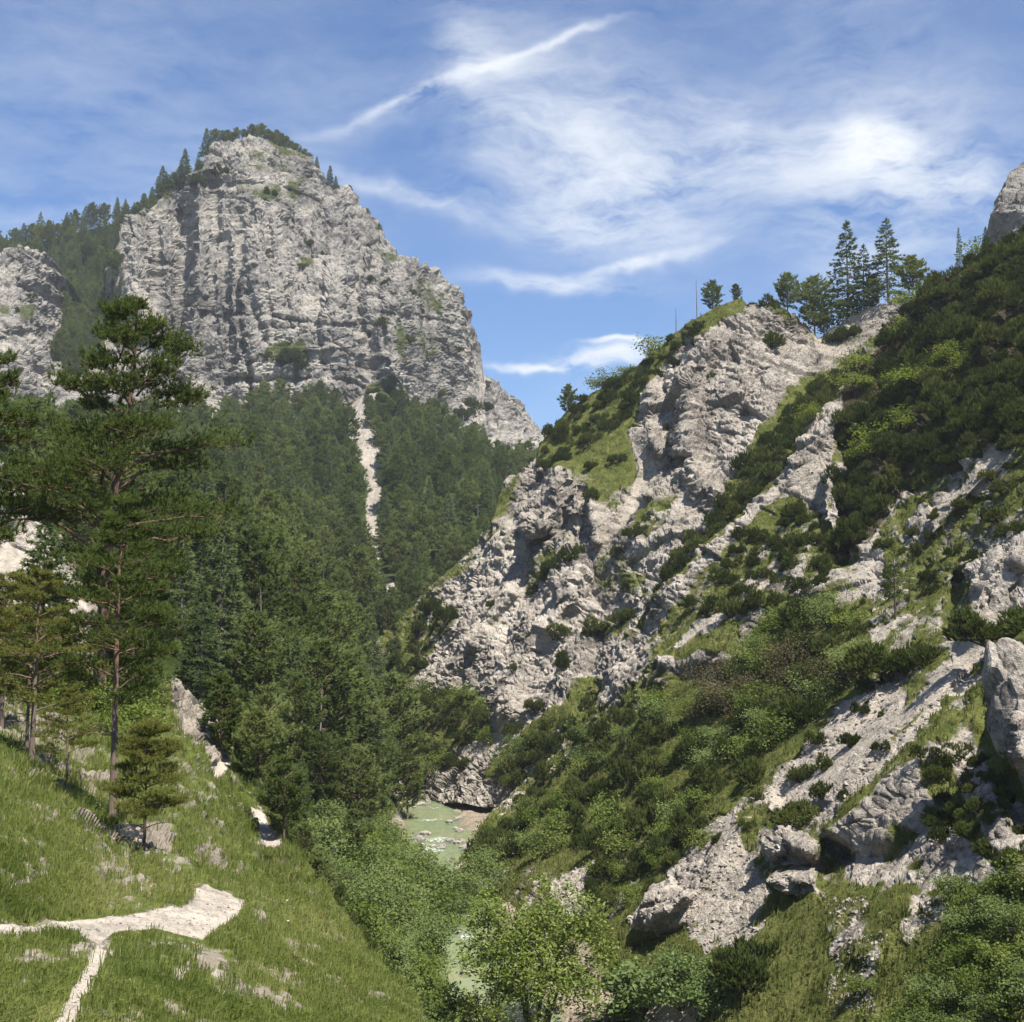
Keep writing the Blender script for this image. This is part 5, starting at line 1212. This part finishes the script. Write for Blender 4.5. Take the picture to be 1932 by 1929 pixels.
# ------------------------------------------------------------------ stones
M_STONE = rock_material('loose_stone', .12, (.27, .245, .22), (.40, .36, .31), GA, GB, (.4, .36, .3))
def boulder(name, size, seed, mat=M_STONE, sub=4, rough=.18):
    import bmesh
    bm = bmesh.new(); bmesh.ops.create_icosphere(bm, subdivisions=sub, radius=1.0)
    V = np.array([v.co[:] for v in bm.verts])
    n = V + seed * 13.7
    r = 1 + rough * .7 * fbm(n, .9, 3, seed) + rough * 1.5 * facet(n, .8, seed, (1, 1, .8), .2, 1.3) + rough * .6 * facet(n, .3, seed + 5)
    V = V * r[:, None] * np.array(size)
    F = np.array([[v.index for v in f.verts] for f in bm.faces]); bm.free()
    m = np.zeros((len(V), 4)); m[:, 3] = np.clip(.45 + .3 * fbm(V, .6 * max(size), 3, seed) + .2 * facet(V, .3 * max(size), seed + 9), 0, 1)
    return mesh_from(name, V, F, mat, {'mask': ('POINT', 'FLOAT_COLOR', m)})
def rock_at(sheet, u, v, wpx, hpx, label, seed, dd=0.0, lean=0.0, name='boulder', mat=None, rough=.15):
    p = SHEETS[sheet].at(u, v); d = project(p)[2] + dd; w, h = wpx * d / FPX / 2, hpx * d / FPX / 2
    o = link(name, boulder(name, (w, w * .9, h), seed, mat or M_RIGHT, 5, rough)); o.location = tuple(at(u, v, d)); o.rotation_euler = (0, lean, seed)
    tag(o, label, 'rock')
rock_at('right_slope', 1934, 1338, 150, 250, 'big upright boulder at the right edge with a bush on its top', 3, .6, .12, rough=.11)
rock_at('right_slope', 1888, 1110, 120, 135, 'pale rounded rock bulging above the big boulder at the right edge', 4, 1.2, .2)
rock_at('right_slope', 1484, 1598, 92, 66, 'rounded rock, upper one of the pair beside the gravel patch', 5, 1.5)
rock_at('right_slope', 1496, 1664, 86, 40, 'flat rounded rock, lower one of the pair beside the gravel patch', 6, 1.3)
rock_at('rocky_spur', 1006, 992, 60, 50, 'overhanging knob of rock high on the white spur', 7, .8)
rock_at('rocky_spur', 1082, 1112, 88, 110, 'large rounded rock in the middle of the white spur', 8, 2.2, .2)
rock_at('right_slope', 1250, 1706, 96, 70, 'hollowed grey rock beside the pale gravel chute', 9, 1.3, .5)
sb = [boulder('stream_boulder', (.5, .42, .3), 20 + i, sub=2) for i in range(4)]
for i in range(70):
    u, v = (rngB.uniform(770, 915), rngB.uniform(1490, 1640)) if i < 40 else (rngB.uniform(845, 925), rngB.uniform(1495, 1600))
    q = on_floor(u, v, -24.95)
    o = link('stream_boulder', sb[i % 4]); o.location = tuple(q); s = rngB.uniform(.45, 1.5); o.scale = (s, s, s); o.rotation_euler = (0, 0, rngB.uniform(0, 6.28))
    tag(o, 'pale stone lying in or beside the green pool', 'stone', 'stones of the stream bed')
for i, (u, v) in enumerate([(840, 1745), (862, 1760), (880, 1835), (850, 1735), (895, 1900), (1110, 1925), (1150, 1910), (1185, 1922), (1120, 1905)]):
    o = link('stream_boulder', sb[i % 4]); o.location = tuple(on_floor(u, v, -24.9)); s = rngB.uniform(.8, 1.7); o.scale = (s, s, s * .8)
    tag(o, 'whitish stone by the lower rapids near the leafy tree', 'stone', 'stones of the lower rapids')

def scree(name, sheets, n, smin, smax, label, seed):
    rng = np.random.default_rng(seed); VV, FF, MM = [], [], []; base = 0
    O = np.array([(1, 0, 0), (-1, 0, 0), (0, 1, 0), (0, -1, 0), (0, 0, .8), (0, 0, -.8)], float)
    OF = np.array([(0, 2, 4), (2, 1, 4), (1, 3, 4), (3, 0, 4), (2, 0, 5), (1, 2, 5), (3, 1, 5), (0, 3, 5)])
    for sname, share in sheets:
        S = SHEETS[sname]; k = int(n * share); idx = rng.integers(0, S.P.shape[0], k * 14) * S.P.shape[1] + rng.integers(0, S.nv, k * 14)
        idx = idx[S.mask[idx, 1] > .45][:k]; P = S.P.reshape(-1, 3)[idx]; k = len(P)
        s = smin * (smax / smin) ** (rng.uniform(0, 1, k) ** 2.2)
        J = O[None] * rng.uniform(.6, 1.25, (k, 6, 1)) + rng.normal(0, .16, (k, 6, 3))
        a = rng.uniform(0, 6.28, k); c, sn = np.cos(a), np.sin(a)
        J = np.stack([J[..., 0] * c[:, None] - J[..., 1] * sn[:, None], J[..., 0] * sn[:, None] + J[..., 1] * c[:, None], J[..., 2]], -1)
        V = P[:, None] + J * s[:, None, None]
        VV.append(V.reshape(-1, 3)); FF.append((OF[None] + np.arange(k)[:, None, None] * 6 + base).reshape(-1, 3)); base += k * 6
        m = np.zeros((k, 6, 4)); m[..., 3] = rng.uniform(.15, .85, k)[:, None]; MM.append(m.reshape(-1, 4))
    tag(link(name, mesh_from(name, np.concatenate(VV), np.concatenate(FF), M_STONE, {'mask': ('POINT', 'FLOAT_COLOR', np.concatenate(MM))})), label, 'stones', kind='stuff')
scree('slope_scree', [('right_slope', .55), ('rocky_spur', .45)], 12000, .04, .20, 'loose pale stones lying in the gullies across the stream', 81)
scree('path_gravel', [('meadow_slope', 1.0)], 2500, .008, .04, 'small stones strewn along the footpath', 82)
scree('gully_scree', [('wooded_slope', .5), ('mountain', .5)], 3000, .15, .7, 'pale stones in the gully through the wood', 83)

# ------------------------------------------------------------------ plank bridge on the path
def wood_material():
    t = NT('weathered_wood'); tc = t.n.new('ShaderNodeTexCoord').outputs['Object']
    n = t.noise(t.mapping(tc, (1.5, 18, 10)), 2.5, 4, .6)
    return t.done(t.diffuse(t.mix(n, (.30, .235, .16), (.50, .41, .30)), t.bump(n, .004)))
M_WOOD = wood_material()
def box_mesh(name, sx, sy, sz, mat):
    import bmesh
    bm = bmesh.new(); bmesh.ops.create_cube(bm, size=1.0)
    for v in bm.verts: v.co = (v.co.x * sx, v.co.y * sy, v.co.z * sz)
    bmesh.ops.bevel(bm, geom=bm.edges[:], offset=min(sx, sy, sz) * .12, segments=1, affect='EDGES')
    me = bpy.data.meshes.new(name); bm.to_mesh(me); bm.free(); me.materials.append(mat); return me
def bridge():
    p = SHEETS['meadow_slope'].at(245, 1588)
    e = bpy.data.objects.new('plank_bridge', None); col.objects.link(e); e.location = tuple(p + np.array([-.02, 0, .16])); e.rotation_euler = (R(10), R(3), R(14))
    tag(e, 'little bridge of pale planks on the footpath beside the young pine', 'footbridge')
    pl = box_mesh('plank', .62, .135, .035, M_WOOD); bmm = box_mesh('beam', .07, 1.2, .09, M_WOOD)
    for i in range(8):
        o = link('plank', pl, e); o.location = (random.uniform(-.015, .015), -.55 + i * .152, 0); o.rotation_euler = (0, random.uniform(-.01, .01), random.uniform(-.02, .02))
    for x in (-.22, .22):
        o = link('beam', bmm, e); o.location = (x, 0, -.064)
bridge()

# ------------------------------------------------------------------ flowers in the meadow
M_ORANGE = NT('orange_petal'); M_ORANGE = M_ORANGE.done(M_ORANGE.diffuse((.75, .22, .02)))
M_WHITE = NT('white_petal'); M_WHITE = M_WHITE.done(M_WHITE.diffuse((.80, .80, .78)))
def flower_kind(mat, s):
    S, H = Geo(), Geo(); S.tube([(0, 0, -.05), (.02, 0, .2), (.01, .02, .42)], [.004, .004, .003], 4)
    for k in range(8):
        a = k * math.pi / 4; c, q = math.cos(a), math.sin(a)
        H.add([(.01, .02, .42), (.01 + s * (c - q * .3), .02 + s * (q + c * .3), .43), (.01 + s * 1.3 * c, .02 + s * 1.3 * q, .45), (.01 + s * (c + q * .3), .02 + s * (q - c * .3), .43)], [(0, 1, 2, 3)])
    return [('stem', S.mesh('flower_stem', M_GRASS)), ('petals', H.mesh('flower_petals', mat))]
fo, fw = flower_kind(M_ORANGE, .018), flower_kind(M_WHITE, .022)
for u, v in [(608, 1758), (335, 1800), (365, 1837), (448, 1598), (652, 1893)]:
    place(fo, 'flower', SHEETS['meadow_slope'].at(u, v), .7, 'tiny orange flower dotting the meadow grass', 'flower', 'orange flowers of the meadow')
for u, v in [(428, 1525), (447, 1541), (470, 1558), (400, 1508), (475, 1563), (545, 1730), (540, 1775)]:
    place(fw, 'flower', SHEETS['meadow_slope'].at(u, v), .8, 'tiny white flower in the grass above the far path bend', 'flower', 'white flowers of the meadow')
print('done', round(time.time() - T0, 1), 'tris', sum(len(m.polygons) for m in bpy.data.meshes))

# ------------------------------------------------------------------ the air of the valley
def haze():
    import bmesh
    bm = bmesh.new(); bmesh.ops.create_cube(bm, size=1.0)
    lo, hi = np.array([-960., -90., -70.]), np.array([960., 1560., 300.])
    for v in bm.verts: v.co = tuple((lo + hi) / 2 + np.array(v.co) * (hi - lo))
    me = bpy.data.meshes.new('haze'); bm.to_mesh(me); bm.free()
    m = bpy.data.materials.new('valley_air'); m.use_nodes = True; n = m.node_tree.nodes; n.clear()
    out = n.new('ShaderNodeOutputMaterial'); v = n.new('ShaderNodeVolumePrincipled')
    v.inputs['Color'].default_value = (.90, .95, 1.0, 1); v.inputs['Density'].default_value = HAZE; v.inputs['Anisotropy'].default_value = .2
    m.node_tree.links.new(v.outputs[0], out.inputs['Volume'])
    me.materials.append(m); tag(link('haze', me), 'thin bluish haze filling the valley', 'haze', kind='stuff')
HAZE = .00014
haze()
